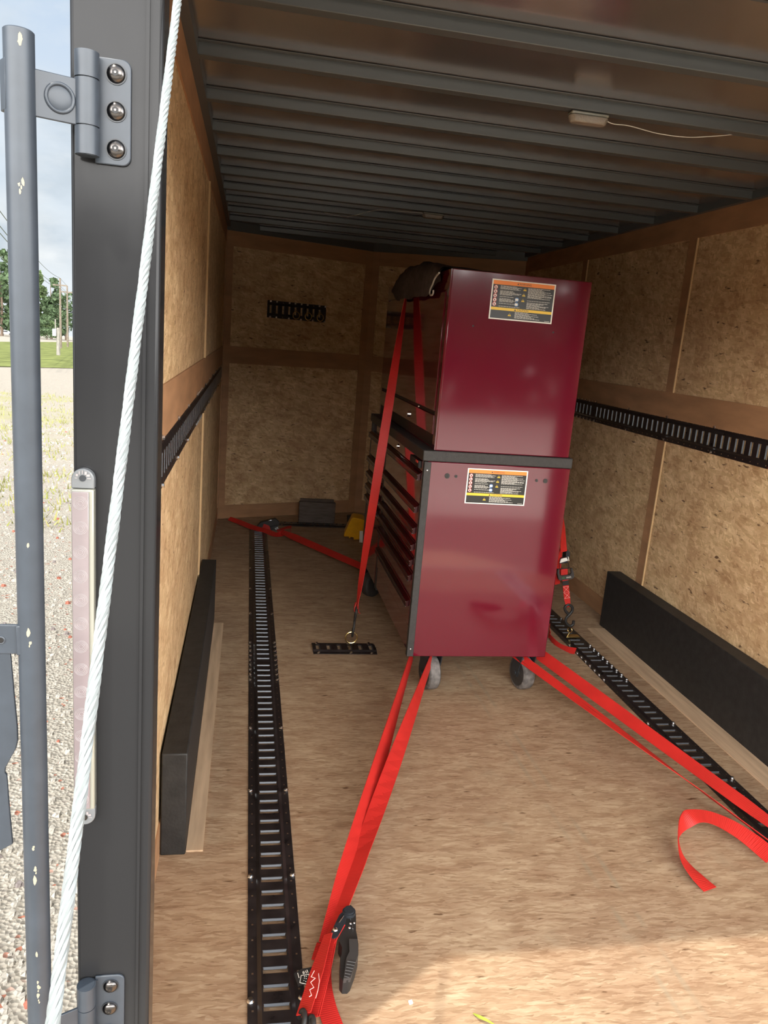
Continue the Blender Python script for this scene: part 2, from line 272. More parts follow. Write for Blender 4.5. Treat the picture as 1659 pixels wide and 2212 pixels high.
# ------------------------------------------------------------------ mesh building
def orth(d):
    d = V(d).normalized(); a = V((0, 0, 1)) if abs(d.z) < 0.9 else V((1, 0, 0))
    x = d.cross(a).normalized(); return x, d.cross(x).normalized()
class MB:
    def __init__(s): s.v = []; s.f = []; s.m = []; s.uv = {}
    def add(s, pts, faces, m=0):
        o = len(s.v); s.v += [V(p) for p in pts]
        for f in faces: s.f.append([o+i for i in f]); s.m.append(m)
        return s
    def poly(s, pts, m=0): return s.add(pts, [list(range(len(pts)))], m)
    def box(s, lo, hi, m=0):
        x0, y0, z0 = lo; x1, y1, z1 = hi
        return s.add([(x0,y0,z0),(x1,y0,z0),(x1,y1,z0),(x0,y1,z0),(x0,y0,z1),(x1,y0,z1),(x1,y1,z1),(x0,y1,z1)],
                     [(0,3,2,1),(4,5,6,7),(0,1,5,4),(1,2,6,5),(2,3,7,6),(3,0,4,7)], m)
    def obox(s, c, ax, ay, az, m=0):                                # centre and three half axes
        c = V(c); ax, ay, az = V(ax), V(ay), V(az)
        P = [c+sx*ax+sy*ay+sz*az for sz in (-1, 1) for sx, sy in ((-1,-1),(1,-1),(1,1),(-1,1))]
        return s.add(P, [(0,3,2,1),(4,5,6,7),(0,1,5,4),(1,2,6,5),(2,3,7,6),(3,0,4,7)], m)
    def prism(s, pts, vec, m=0):
        pts = [V(p) for p in pts]; n = len(pts); vec = V(vec)
        return s.add(pts+[p+vec for p in pts], [list(range(n))[::-1], list(range(n, 2*n))]+[(i, (i+1) % n, n+(i+1) % n, n+i) for i in range(n)], m)
    def tube(s, pts, r, n=8, m=0, closed=False):
        pts = [V(p) for p in pts]; k = len(pts); P = []; x = None
        for i, p in enumerate(pts):
            if closed: d = pts[(i+1) % k]-pts[i-1]
            else: d = pts[min(i+1, k-1)]-pts[max(i-1, 0)]
            d.normalize()
            if x is None: x, y = orth(d)
            else:
                x = (x-d*x.dot(d)).normalized(); y = d.cross(x)
            rr = r[i] if isinstance(r, (list, tuple)) else r
            P += [p+rr*(math.cos(2*math.pi*j/n)*x+math.sin(2*math.pi*j/n)*y) for j in range(n)]
        fs = []
        for i in range(k if closed else k-1):
            a, b = i*n, ((i+1) % k)*n
            fs += [(a+j, a+(j+1) % n, b+(j+1) % n, b+j) for j in range(n)]
        if not closed: fs += [list(range(n))[::-1], list(range((k-1)*n, k*n))]
        return s.add(P, fs, m)
    def cyl(s, a, b, r, n=16, m=0, r2=None): return s.tube([a, b], [r, r if r2 is None else r2], n, m)
    def ring(s, c, ax, R, r, n=24, k=8, m=0):
        x, y = orth(ax); c = V(c)
        return s.tube([c+R*(math.cos(2*math.pi*i/n)*x+math.sin(2*math.pi*i/n)*y) for i in range(n)], r, k, m, True)
    def dome(s, c, ax, R, h, n=16, m=0, rings=4):
        x, y = orth(ax); ax = V(ax).normalized(); c = V(c); P = []
        for j in range(rings):
            t = j/rings*math.pi/2; rr = R*math.cos(t); hh = h*math.sin(t)
            P += [c+ax*hh+rr*(math.cos(2*math.pi*i/n)*x+math.sin(2*math.pi*i/n)*y) for i in range(n)]
        P.append(c+ax*h); fs = []
        for j in range(rings-1): fs += [(j*n+i, j*n+(i+1) % n, (j+1)*n+(i+1) % n, (j+1)*n+i) for i in range(n)]
        a = (rings-1)*n; fs += [(a+i, a+(i+1) % n, a+n) for i in range(n)]
        fs.append(list(range(n))[::-1])
        return s.add(P, fs, m)
    def ribbon(s, pts, wv, width, th=0.0022, m=0):
        pts = [V(p) for p in pts]; k = len(pts); P = []; d0 = 0.0; us = []
        for i, p in enumerate(pts):
            d = (pts[min(i+1, k-1)]-pts[max(i-1, 0)]).normalized()
            w = V(wv[i]); w = (w-d*w.dot(d)).normalized(); nrm = d.cross(w)
            wd = width[i] if isinstance(width, (list, tuple)) else width
            if i: d0 += (p-pts[i-1]).length
            us.append(d0)
            P += [p-w*wd/2-nrm*th/2, p+w*wd/2-nrm*th/2, p+w*wd/2+nrm*th/2, p-w*wd/2+nrm*th/2]
        fs = []; o = len(s.v)
        for i in range(k-1):
            a, b = 4*i, 4*i+4
            fs += [(a+j, a+(j+1) % 4, b+(j+1) % 4, b+j) for j in range(4)]
        fs += [(3, 2, 1, 0), (4*k-4, 4*k-3, 4*k-2, 4*k-1)]
        s.add(P, fs, m)
        for i in range(k):
            for j in range(4): s.uv[o+4*i+j] = (us[i], width[i] if (isinstance(width, (list, tuple)) and j in (1, 2)) else (0.04 if j in (1, 2) else 0))
        return s
    def text(s, txt, o, u, v, n, h, m=0, align='CENTER'):
        cu = bpy.data.curves.new('t', 'FONT'); cu.body = txt; cu.size = h*1.38; cu.align_x = align; cu.align_y = 'CENTER'
        ob = bpy.data.objects.new('t', cu); me = ob.to_mesh(); o = V(o); u = V(u); v = V(v); n = V(n)
        s.add([o+u*p.co.x+v*p.co.y+n*0.0004 for p in me.vertices], [list(p.vertices) for p in me.polygons], m)
        ob.to_mesh_clear(); bpy.data.objects.remove(ob); bpy.data.curves.remove(cu)
        return s
    def build(s, name, mats, parent=None, loc=None, smooth=None, bevel=0.0, segs=2):
        if not isinstance(mats, (list, tuple)): mats = [mats]
        base = V(loc) if loc is not None else (V(parent['_w']) if parent else V((0, 0, 0)))
        me = bpy.data.meshes.new(name); me.from_pydata([tuple(p-base) for p in s.v], [], s.f); me.update()
        for mt in mats: me.materials.append(mt)
        me.polygons.foreach_set('material_index', s.m)
        if s.uv:
            ul = me.uv_layers.new(name='uv')
            for lp in me.loops: ul.data[lp.index].uv = s.uv.get(lp.vertex_index, (0, 0))
        b = bmesh.new(); b.from_mesh(me); bmesh.ops.recalc_face_normals(b, faces=b.faces); b.to_mesh(me); b.free()
        if smooth is not None:
            me.polygons.foreach_set('use_smooth', [True]*len(me.polygons)); me.set_sharp_from_angle(angle=math.radians(smooth))
        o = bpy.data.objects.new(name, me); COL.objects.link(o)
        o['_w'] = tuple(base)
        if parent: o.parent = parent; o.location = base-V(parent['_w'])
        else: o.location = base
        if bevel:
            bm = o.modifiers.new('bevel', 'BEVEL'); bm.width = bevel; bm.segments = segs; bm.limit_method = 'ANGLE'; bm.angle_limit = math.radians(40)
            me.polygons.foreach_set('use_smooth', [True]*len(me.polygons)); me.set_sharp_from_angle(angle=math.radians(60))
        return o
def tag(o, label, cat, group=None):
    o['label'] = label; o['category'] = cat
    if group: o['group'] = group
    return o
def thing(name, label, cat, loc, group=None):
    o = bpy.data.objects.new(name, None); COL.objects.link(o); o.location = loc; o['_w'] = tuple(loc); o.empty_display_size = 0.05
    return tag(o, label, cat, group)
def struct(o): o['kind'] = 'structure'; return o
def copy_tree(o, parent=None, off=None):
    c = o.copy(); COL.objects.link(c)
    if parent: c.parent = parent
    if off is not None: c.location = o.location+V(off); c['_w'] = tuple(V(o['_w'])+V(off))
    for ch in list(o.children): copy_tree(ch, c)
    return c

# ------------------------------------------------------------------ the trailer's shell
XL, XR, YR, ZW, ZS = -0.195, 2.07, 1.05, 2.15, 2.185
NL, NA, NR = V((XL, 5.90, 0)), V((0.935, 6.33, 0)), V((XR, 5.90, 0))
def up(p, z): return V((p.x, p.y, z))
fl = [V((XL-.012, YR, 0)), V((XR+.03, YR, 0)), V((XR+.03, 5.93, 0)), V((.935, 6.36, 0)), V((XL-.012, 5.93, 0))]
struct(MB().prism(fl, (0, 0, -0.03)).build('floor', M['osb_floor']))
struct(MB().prism([up(p, ZS) for p in fl], (0, 0, 0.03)).build('ceiling', M['roof_steel']))
struct(MB().box((XL-.018, YR+.06, -.03), (XL, 5.93, ZS)).build('wall_left', M['osb_wall']))
struct(MB().box((XR, YR+.06, -.03), (XR+.045, 5.93, ZS)).build('wall_right', M['osb_wall']))
nl = (NA-NL).normalized(); nln = V((nl.y, -nl.x, 0))               # inward normals of the two nose walls
nr = (NR-NA).normalized(); nrn = V((nr.y, -nr.x, 0))
struct(MB().prism([NL, NA, NA-nln*.04, NL-nln*.04], (0, 0, ZS)).build('wall_front_left', M['osb_nose']))
struct(MB().prism([NA, NR, NR-nrn*.04, NA-nrn*.04], (0, 0, ZS)).build('wall_front_right', M['osb_nose']))
TRIM = [0]
def trim(mb, mats, bevel=0.0):
    TRIM[0] += 1
    return struct(mb.build('trim_%d' % TRIM[0], mats, bevel=bevel))
t = .005
for X, s in ((XL, 1), (XR, -1)):
    a, b = sorted((X, X+s*t))
    trim(MB().box((a, YR+.06, 2.042), (b, 5.9, ZW)), M['plywood'])                  # along the top
    trim(MB().box((a, YR+.06, 1.187), (b, 5.9, 1.313)), M['plywood'])               # above the side track
    trim(MB().box((a, YR+.06, 0.0), (b, 5.9, 0.10)), M['plywood'])                  # at the floor
    a2, b2 = sorted((X, X+s*.03))
    trim(MB().box((a2, YR+.06, ZW), (b2, 5.93, ZS)), M['bow_steel'])                # black top rail
    for y0 in ((3.53,) if s > 0 else (3.53, 4.76)):
        mb = MB()
        for z0, z1 in ((.10, 1.07), (1.313, 2.042)):
            a3, b3 = sorted((X, X+s*.004)); mb.box((a3, y0, z0), (b3, y0+.07, z1))
            a3, b3 = sorted((X, X+s*.008)); mb.box((a3, y0-.006, z0), (b3, y0, z1), 1)
        trim(mb, [M['plywood'], M['plywood_edge']])
for A, d, n, Ln, flip in ((NL, nl, nln, (NA-NL).length, 0), (NA, nr, nrn, (NR-NA).length, 1)):
    for z0, z1 in ((2.02, 2.125), (1.19, 1.315), (0, .105)):
        trim(MB().prism([up(A, z0), up(A+d*Ln, z0), up(A+d*Ln+n*t, z0), up(A+n*t, z0)], (0, 0, z1-z0)), M['plywood'])
    trim(MB().prism([up(A, 2.125), up(A+d*Ln, 2.125), up(A+d*Ln+n*.02, 2.125), up(A+n*.02, 2.125)], (0, 0, ZS-2.125)), M['bow_steel'])
trim(MB().prism([NA+nln*.0-nl*.06, NA, NA+nr*.06, NA+nr*.06+nrn*.008, NA+V((0, -.009, 0)), NA-nl*.06+nln*.008], (0, 0, 2.125)), M['plywood'])
trim(MB().prism([NL+nl*.055, NL, NL+V((0, -.06, 0)), NL+V((.008, -.06, 0)), NL+V((.008, -.004, 0)), NL+nl*.055+nln*.008], (0, 0, 2.125)), M['plywood'])
trim(MB().prism([NR-nr*.055, NR, NR+V((0, -.06, 0)), NR+V((-.008, -.06, 0)), NR+V((-.008, -.004, 0)), NR-nr*.055+nrn*.008], (0, 0, 2.125)), M['plywood'])
# black outer skin of the trailer
for X, s in ((XL-.0185, -1), (XR+.0455, 1)):
    a, b = sorted((X, X+s*.002)); trim(MB().box((a, YR+.061, -.25), (b, 5.93, ZS+.03)), M['black_gloss'])
# rear opening: header, right jamb, sill; the ramp door lies lowered behind the photographer
trim(MB().box((XL-.06, YR-.02, 1.965), (XR+.06, YR+.07, 2.26)), M['black_gloss'], .006)
trim(MB().box((XR-.085, YR, -.25), (XR+.03, YR+.06, 1.965)), M['black_gloss'], .006)
trim(MB().box((XL-.012, YR-.05, -.12), (XR+.03, YR, -.002)), M['black_satin'], .004)
M['ramp_wood'] = osb('ramp_wood', 'Z', [tuple(min(.85, x*1.7) for x in c) for c in TAN], (4, 30, -20), 0.055, 0.0085)  # ramp wood paled to bounce more light up into the trailer
struct(MB().prism([V((XL+.03, YR-.06, -.03)), V((XR-.06, YR-.06, -.03)), V((XR-.06, -1.0, -.46)), V((XL+.03, -1.0, -.46))], (0, 0, -.04)).build('door_1', M['ramp_wood']))

# post on the left of the opening
post = thing('door_post', 'glossy black steel post on the left of the trailer opening', 'door post', (-.17, YR+.03, -.2))
MB().box((-.222, YR, -.25), (-.115, YR+.06, 1.965)).build('post_tube', M['black_gloss'], post, bevel=.005, segs=3)
MB().box((-.135, YR-.003, -.2), (-.131, YR+.001, 1.96)).build('weld_seam', M['black_gloss'], post)

# roof bows
ORD = ['first', 'second', 'third', 'fourth', 'fifth', 'sixth', 'seventh', 'eighth', 'ninth', 'tenth', 'eleventh', 'twelfth']
for k in range(12):
    y = 1.495+.4064*k
    if y < 5.88: x0, x1 = XL+.002, XR-.002
    else:
        q = (6.30-y)/(6.30-5.9); x0 = .935-(.935-XL)*q+.05; x1 = .935+(XR-.935)*q-.05
    mb = MB().box((x0, y, ZW+.001), (x1, y+.038, ZS-.0005)); mb.box((x0, y-.02, ZS-.004), (x1, y, ZS-.0004)); mb.box((x0, y+.038, ZS-.004), (x1, y+.058, ZS-.0004))
    o = mb.build('roof_bow', M['bow_steel'], bevel=.003)
    tag(o, '%s black steel roof bow across the ceiling, counted from the rear opening' % ORD[k], 'roof bow', 'steel roof bows')

# ------------------------------------------------------------------ slotted tie-down track
def bolt_mesh(n):
    mb = MB(); n = V(n); mb.dome((0, 0, 0), n, .0085, .003, 12, 0, 2); x, y = orth(n)
    mb.prism([n*.002+.0055*(math.cos(i*math.pi/3)*x+math.sin(i*math.pi/3)*y) for i in range(6)], n*.005)
    o = mb.build('bolt', M['zinc'], smooth=30); me = o.data; bpy.data.objects.remove(o); return me
BOLT = {}
def track(name, label, cat, o, u, v, n, L, bolts, off=.0254, group=None):
    o, u, v, n = V(o), V(u), V(v), V(n)
    root = thing(name, label, cat, o, group)
    hs = [(0, .003), (.009, .003), (.0135, .003), (.022, .003), (.031, .010), (.0345, .010), (.0925, .010), (.096, .010), (.105, .003), (.1135, .003), (.118, .003), (.127, .003)]
    us = [0.0]; kind = []; c = off; slots = []
    while c < L-.012:
        for x, kd in ((c-.0095, 'p'), (c-.0025, 's'), (c+.0025, 'h'), (c+.0095, 's')): us.append(x); kind.append(kd)
        slots.append(c); c += .0508
    us.append(L); kind.append('p')
    mb = MB(); W = len(hs)
    P = [o+u*x+v*a+n*h for x in us for a, h in hs]; fs = []
    for i in range(len(us)-1):
        for j in range(W-1):
            if kind[i] in 'sh' and j == 5: continue
            if kind[i] == 'h' and j in (1, 9): continue
            fs.append((i*W+j, (i+1)*W+j, (i+1)*W+j+1, i*W+j+1))
    mb.add(P, fs)
    def at(x, a, h): return o+u*x+v*a+n*h
    for x in (0, L): mb.poly([at(x, a, h) for a, h in hs]+[at(x, .127, 0), at(x, 0, 0)])
    for a in (0, .127): mb.poly([at(0, a, .003), at(L, a, .003), at(L, a, 0), at(0, a, 0)])
    for c in slots:
        e = c+.0095                                                  # rolled lip on the far edge, plain edge on the near one
        mb.poly([at(e, .0345, .010), at(e, .0925, .010), at(e-.0012, .0915, .0092), at(e-.0012, .0355, .0092)], 1)
        mb.poly([at(e-.0012, .0355, .0092), at(e-.0012, .0915, .0092), at(e-.0032, .0905, .0045), at(e-.0032, .0365, .0045)], 1)
        mb.poly([at(c-.0095, .0345, .010), at(c-.0095, .0925, .010), at(c-.0098, .0915, .004), at(c-.0098, .0355, .004)])
        for a in (.0345, .0925): mb.poly([at(c-.0095, a, .010), at(c+.0095, a, .010), at(c+.0095, a, .004), at(c-.0095, a, .004)])
    mb.build('rail', [M['track_paint'], M['lip_sky_sheen']], root)
    key = tuple(round(x, 2) for x in n)
    if key not in BOLT: BOLT[key] = bolt_mesh(n)
    for s, a in bolts:
        b = bpy.data.objects.new('bolt', BOLT[key]); COL.objects.link(b); b.parent = root; b.location = u*s+v*a+n*.0031
    return root
SIDE = (.0065, .1205)
def pairs(ys, y0): return [(y-y0, a) for y in ys for a in SIDE]
X1, Y1, Z1 = V((1, 0, 0)), V((0, 1, 0)), V((0, 0, 1))
near = [3.207, 3.156, 3.106, 3.055, 2.645, 2.24, 1.836, 1.432, 1.17]; far = [3.257, 3.306, 3.357, 3.408, 3.455, 3.84, 4.24, 4.62, 5.03, 5.585]
for xc, side in ((.118, 'left'), (1.733, 'right')):
    track('floor_track', 'black slotted floor track on the %s, section nearest the rear opening' % side, 'tie-down track', (xc-.0635, 1.12, 0), Y1, X1, Z1, 2.109, pairs(near, 1.12), off=.0312, group='floor tracks')
    track('floor_track', 'black slotted floor track on the %s, section running to the front end' % side, 'tie-down track', (xc-.0635, 3.232, 0), Y1, X1, Z1, 2.388, pairs(far, 3.232), group='floor tracks')
wl = [5.55, 5.1, 4.7, 4.3, 3.95, 3.6, 3.33, 3.28, 3.23]; wl2 = [3.17, 3.12, 3.07, 3.02, 2.6, 2.24, 1.836, 1.43]
track('wall_track', 'black slotted track on the left wall, section nearer the opening', 'tie-down track', (XL+.0005, 1.15, 1.072), Y1, Z1, X1, 2.05, pairs(wl2, 1.15), group='wall tracks')
track('wall_track', 'black slotted track on the left wall, section at the front end', 'tie-down track', (XL+.0005, 3.203, 1.072), Y1, Z1, X1, 2.42, pairs(wl, 3.203), group='wall tracks')
wr = [4.36, 3.95, 3.544, 3.136, 2.73, 2.32, 1.91, 1.5]; wr2 = [4.41, 4.46, 4.51, 4.56, 4.61, 5.0, 5.5]
track('wall_track', 'black slotted track on the right wall, long section nearer the opening', 'tie-down track', (XR-.0005, 1.15, 1.072), Y1, Z1, -X1, 3.235, pairs(wr, 1.15), group='wall tracks')
track('wall_track', 'black slotted track on the right wall, far section behind the red cabinet', 'tie-down track', (XR-.0005, 4.388, 1.072), Y1, Z1, -X1, 1.24, pairs(wr2, 4.388), group='wall tracks')
track('floor_track', 'black slotted floor track running crosswise along the front wall', 'tie-down track', (.25, 5.745, 0), X1, Y1, Z1, 1.45, [(s, a) for s in (.05, .3, .6, .9, 1.2) for a in SIDE], group='floor tracks')
track('floor_plate', 'short black six-slot tie-down plate on the open floor', 'tie-down plate', (.352, 3.333, 0), X1, Y1, Z1, .303, [(s, a) for s in (.025, .178, .278) for a in SIDE])
# plate on the front wall
A0 = V((.119, 6.02, 0)); w0 = NL+nl*((A0-NL).dot(nl))
track('wall_plate', 'short black ten-slot tie-down plate on the front wall', 'tie-down plate', up(w0+nln*.0005, 1.545), nl, Z1, nln, .487, [(.0254+.0508*k, SIDE[1]) for k in (0, 1, 3, 4, 5, 6, 8, 9)]+[(.0254+.0508*k, SIDE[0]) for k in (0, 1, 3, 5, 7, 9)])

def ring_fitting(base, u, n, R, label, group=None, lean=None):
    # brass rope ring held by a spring clip in a slot: u = slot-to-slot direction, n = away from the rail
    base, u, n = V(base), V(u), V(n); v = n.cross(u); lean = V(lean) if lean is not None else n
    root = thing('rope_ring', label, 'ring', base, group)
    c = base+lean*(R+.006)+n*.012
    MB().ring(c, u.cross(lean) if abs(u.dot(lean)) < .9 else v, R, .0033, 32, 8).build('ring', M['brass'], root, smooth=40)
    mb = MB()
    for s in (-1, 1):
        q = base+u*.007*s; top = c-lean*(R-.001)
        mb.tube([q-n*.004-lean*.012, q+n*.006-lean*.006, q+n*.010, V(top)+u*.007*s], .002, 6)
    mb.tube([c-lean*(R-.001)+u*.007, c-lean*(R-.001)-u*.007], .002, 6)
    mb.build('clip', M['brass'], root, smooth=40)
    return root
ring_fitting((.534, 3.397, .0125), X1, Z1, .028, 'brass ring standing on the short plate on the open floor')
for k, which in ((4, 'leftmost'), (6, 'middle'), (8, 'rightmost')):
    b = up(w0, 1.612)+nl*(.0254+.0508*k)+nln*.013
    ring_fitting(b, nl, nln, .027, '%s of the three brass rings hanging on the front wall plate' % which, 'brass rings on the wall plate', lean=-Z1)

# ------------------------------------------------------------------ wheel boxes along the walls
def wheel_box(label, x0, x1, y0, y1, h, strip):
    r = thing('wheel_box', label, 'wheel box', ((x0+x1)/2, (y0+y1)/2, 0), 'wheel boxes')
    MB().box((x0, y0, 0), (x1, y1, h)).build('box', M['box_black'], r, bevel=.004)
    return r
wheel_box('narrow black wheel box along the left wall', XL+.006, -.12, 1.94, 3.77, .315, None)
wheel_box('long black wheel box along the right wall', 1.985, XR-.006, 1.70, 3.765, .315, None)
trim(MB().box((-.119, 1.952, .0002), (-.072, 3.70, .005)), M['pale_wood'])
trim(MB().box((1.885, 1.70, .0002), (1.984, 3.70, .005)), M['pale_wood'])

# ------------------------------------------------------------------ tool cabinet and chest
def warning_label(parent, o, u, v, n, w, h):
    o, u, v, n = V(o), V(u), V(v), V(n); mb = MB()
    def R(x0, y0, x1, y1, m, e):
        mb.poly([o+u*(x*w)+v*(y*h)+n*e for x, y in ((x0, y0), (x1, y0), (x1, y1), (x0, y1))], m)
    def D(x, y, r, m, e, k=18): mb.poly([o+u*(x*w+r*h*math.cos(2*math.pi*i/k))+v*(y*h+r*h*math.sin(2*math.pi*i/k))+n*e for i in range(k)], m)
    def T(x, y, s, m, e): mb.poly([o+u*(x*w+a*s*h)+v*(y*h+b*s*h)+n*e for a, b in ((-.62, -.45), (.62, -.45), (0, .62))], m)
    mb.prism([o, o+u*w, o+u*w+v*h, o+v*h], n*.0004, 0)
    R(.02, .03, .98, .97, 1, .0006); R(.02, .87, .98, .97, 2, .0008); R(.02, .235, .98, .305, 3, .0008)
    mb.text('WARNING', o+u*w*.52+v*h*.918+n*.0006, u, v, n, h*.05, 1); mb.text('\u26a0 CAUTION'[2:], o+u*w*.52+v*h*.27+n*.0006, u, v, n, h*.05, 1)
    T(.40, .268, .045, 1, .0009); T(.405, .918, .04, 1, .0009)
    for i in range(5):
        y = .80-i*.105; D(.065, y, .052, 5, .0008); D(.065, y, .042, 0, .0009)
        R(.055, y-.025, .072, y+.02, 1, .001)
        mb.poly([o+u*w*.065+u*h*a+v*h*(y+b)+n*.0011 for a, b in ((-.034, .026), (-.026, .034), (.034, -.026), (.026, -.034))], 5)
    for y, x in ((.80, .52), (.665, .51), (.525, .505)): T(x, y, .075, 3, .0008); R(x-.006, y-.015, x+.006, y+.035, 1, .001)
    for y in (.53, .41): D(.41, y, .055, 6, .0008); R(.385, y-.03, .43, y+.03, 0, .001)
    T(.32, .14, .075, 3, .0008); R(.314, .125, .326, .175, 1, .001)
    rr = random.Random(3)
    def lines(x0, x1, y0, y1, dy):
        y = y1
        while y > y0:
            if rr.random() > .13:
                x = x0; xe = x0+(x1-x0)*rr.uniform(.5, 1)
                while x < xe: wl_ = rr.uniform(.02, .055); R(x, y-.006, min(x+wl_, xe), y+.006, 4, .0008); x += wl_+.006
            y -= dy
    lines(.135, .47, .335, .84, .024); lines(.57, .96, .325, .84, .024); lines(.40, .80, .06, .215, .024); R(.88, .05, .96, .06, 4, .0008)
    o_ = mb.build('warning_label', [M['label_white'], M['label_black'], M['label_orange'], M['label_yellow'], M['label_text'], M['label_red'], M['label_blue']], parent)
    o_['label'] = 'black warning sticker with an orange band, a yellow band and white print'
    return o_
YF, YB = 2.90, 4.255                                                # near and far ends
XF, XK = .693, 1.303                                                # drawer front and back
cab = thing('tool_cabinet', 'burgundy rolling tool cabinet with drawers standing on the trailer floor', 'tool cabinet', (1.0, 3.58, 0))
body = MB().box((XF+.014, YF, .182), (XK, YB, 1.004)).build('body', M['burgundy'], cab, bevel=.004)
for lo, hi in (((XF, YF-.0015, .182), (XF+.0285, YF+.024, 1.002)), ((XF, YB-.022, .182), (XF+.0285, YB+.001, 1.002)), ((XF+.003, 3.735, .182), (XF+.02, 3.785, 1.0))):
    MB().box(lo, hi).build('upright_trim', M['black_trim'], cab, bevel=.002)['label'] = 'black upright trim'
mb = MB()
for z in (.215, .968): mb.dome((XF+.014, YF-.0015, z), (0, -1, 0), .004, .002, 10)
mb.build('rivet', M['zinc'], cab, smooth=40)
MB().box((XF-.008, YF-.003, 1.0045), (XK+.004, YB+.003, 1.047)).build('worktop', M['black_trim'], cab, bevel=.004)
def drawer(y0, y1, z0, z1, rail=True):
    d = MB().box((XF, y0, z0), (XF+.013, y1, z1)).build('drawer', M['burgundy_front'], cab, bevel=.0015)
    if rail:
        mb = MB().prism([V((XF-.0005, y0, z1-.002)), V((XF-.016, y0, z1-.010)), V((XF-.017, y0, z1-.030)), V((XF-.010, y0, z1-.034)), V((XF-.0005, y0, z1-.026))], (0, y1-y0, 0))
        mb.box((XF-.0185, y0, z1-.0135), (XF-.0158, y1, z1-.0105), 1); mb.box((XF-.0185, y0, z1-.0325), (XF-.0158, y1, z1-.030), 1)
        mb.build('handle', [M['handle_rail'], M['rail_edge']], d)
    return d
zs = [.308, .425, .535, .600, .665, .735, .822, .956]
for a, b in zip(zs[:-1], zs[1:]): drawer(YF+.028, 3.732, a+.002, b-.002)
for a, b in zip(zs[2:-1], zs[3:]): drawer(3.788, YB-.026, a+.002, b-.002)
MB().box((XF+.002, 3.788, .20), (XF+.013, YB-.026, .532)).build('door', M['burgundy_front'], cab, bevel=.0015)
MB().box((XF+.004, YF+.028, .20), (XF+.013, 3.732, .305)).build('kick_panel', M['burgundy_front'], cab, bevel=.0015)
MB().box((XF, YF+.028, .958), (XF+.013, 3.732, 1.0025)).build('fascia', M['burgundy_front'], cab, bevel=.0015)
mb = MB(); mb.cyl((XF-.004, 3.456, .981), (XF+.001, 3.456, .981), .010, 20); mb.cyl((XF-.007, 3.456, .981), (XF-.004, 3.456, .981), .006, 16); mb.build('lock', M['chrome'], cab, smooth=40)
mb = MB().box((XF-.012, 2.95, .968), (XF-.0005, 3.12, .996)); mb.box((XF-.014, 2.96, .985), (XF-.012, 3.0, .995), 1)
for k in range(5): mb.box((XF-.0135, 3.02+k*.018, .973), (XF-.012, 3.03+k*.018, .990), 2)
mb.build('badge', [M['black_deep'], M['label_red'], M['rubber_black']], cab, bevel=.001)['label'] = 'black badge with a red corner'
for i, (px, py, r) in enumerate(((966, 1028, .0105), (985, 1029, .0062), (1159, 1038, .0062), (1178, 1039, .0095))):
    p = aty(px, py, YF-.0005); MB().cyl(p, p+V((0, -.0012, 0)), r, 18).build('plug', M['black_trim'], cab, smooth=40)['label'] = 'dark round plug'
o0 = aty(1003, 1087, YF-.0005); o1 = aty(1132, 1093, YF-.0005); o2 = aty(1010, 1011, YF-.0005)
warning_label(cab, o0, X1, Z1, V((0, -1, 0)), o1.x-o0.x, o2.z-o0.z)
def caster(x, y, rot, tread='tire_grey'):
    c, s = math.cos(rot), math.sin(rot); ax = V((c, s, 0)); fw = V((-s, c, 0)); p = V((x, y, .075))
    r = MB().obox((x, y, .177), ax*.045, fw*.055, (0, 0, .004)).build('caster', M['black_satin'], cab)
    mb = MB()
    for q in (-1, 1): mb.prism([p+ax*q*.032+fw*a+Z1*b for a, b in ((-.015, -.015), (.02, -.015), (.045, .098), (-.045, .098))], ax*q*.004)
    mb.cyl(p-ax*.040, p+ax*.040, .008, 12); mb.build('fork', M['black_satin'], r, smooth=30)
    mb = MB(); R_ = .075; prof = [(-.027, .058), (-.026, .067), (-.020, .0735), (0, R_), (.020, .0735), (.026, .067), (.027, .058)]; n = 36; P = []
    for q, rr in prof: P += [p+ax*q+rr*(math.cos(2*math.pi*i/n)*fw+math.sin(2*math.pi*i/n)*Z1) for i in range(n)]
    fs = [(j*n+i, j*n+(i+1) % n, (j+1)*n+(i+1) % n, (j+1)*n+i) for j in range(len(prof)-1) for i in range(n)]
    mb.add(P, fs); mb.build('wheel', M[tread], r, smooth=40)
    mb = MB(); mb.cyl(p-ax*.0265, p+ax*.0265, .059, 30); mb.cyl(p-ax*.029, p+ax*.029, .022, 16); mb.build('hub', M['tire_hub'], r, smooth=40)
caster(.822, 2.985, .14); caster(1.243, 2.985, .17); caster(.752, 4.17, -.9, 'tire_hub'); caster(1.22, 4.16, .1, 'tire_hub')

XC = .728
chest = thing('tool_chest', 'burgundy top chest standing on the rolling tool cabinet', 'tool chest', (1.0, 3.58, 1.0475))
YC, YD, CT = 2.905, 4.25, 1.735
MB().box((XC+.004, YC, 1.0475), (1.291, YD, CT)).build('body', M['burgundy'], chest, bevel=.004)
mb = MB().box((XC, YC+.001, 1.05), (XC+.006, YC+.042, CT-.003)); mb.box((XC, YD-.04, 1.05), (XC+.006, YD-.001, CT-.003)); mb.box((XC, YC+.042, 1.66), (XC+.006, YD-.04, CT-.003))
mb.build('face_frame', M['burgundy_front'], chest)
MB().box((XC-.004, YC+.048, 1.197), (XC+.004, YD-.048, 1.652)).build('door', M['burgundy_front'], chest, bevel=.0015)
d = MB().box((XC-.004, YC+.046, 1.105), (XC+.004, YD-.048, 1.181)).build('drawer', M['burgundy_front'], chest, bevel=.0015)
mb = MB(); mb.cyl((XC-.012, 3.425, 1.135), (XC-.004, 3.425, 1.135), .012, 20); mb.cyl((XC-.013, 3.425, 1.135), (XC-.0118, 3.425, 1.135), .004, 12, 1); mb.build('lock', [M['chrome'], M['black_deep']], d, smooth=40)
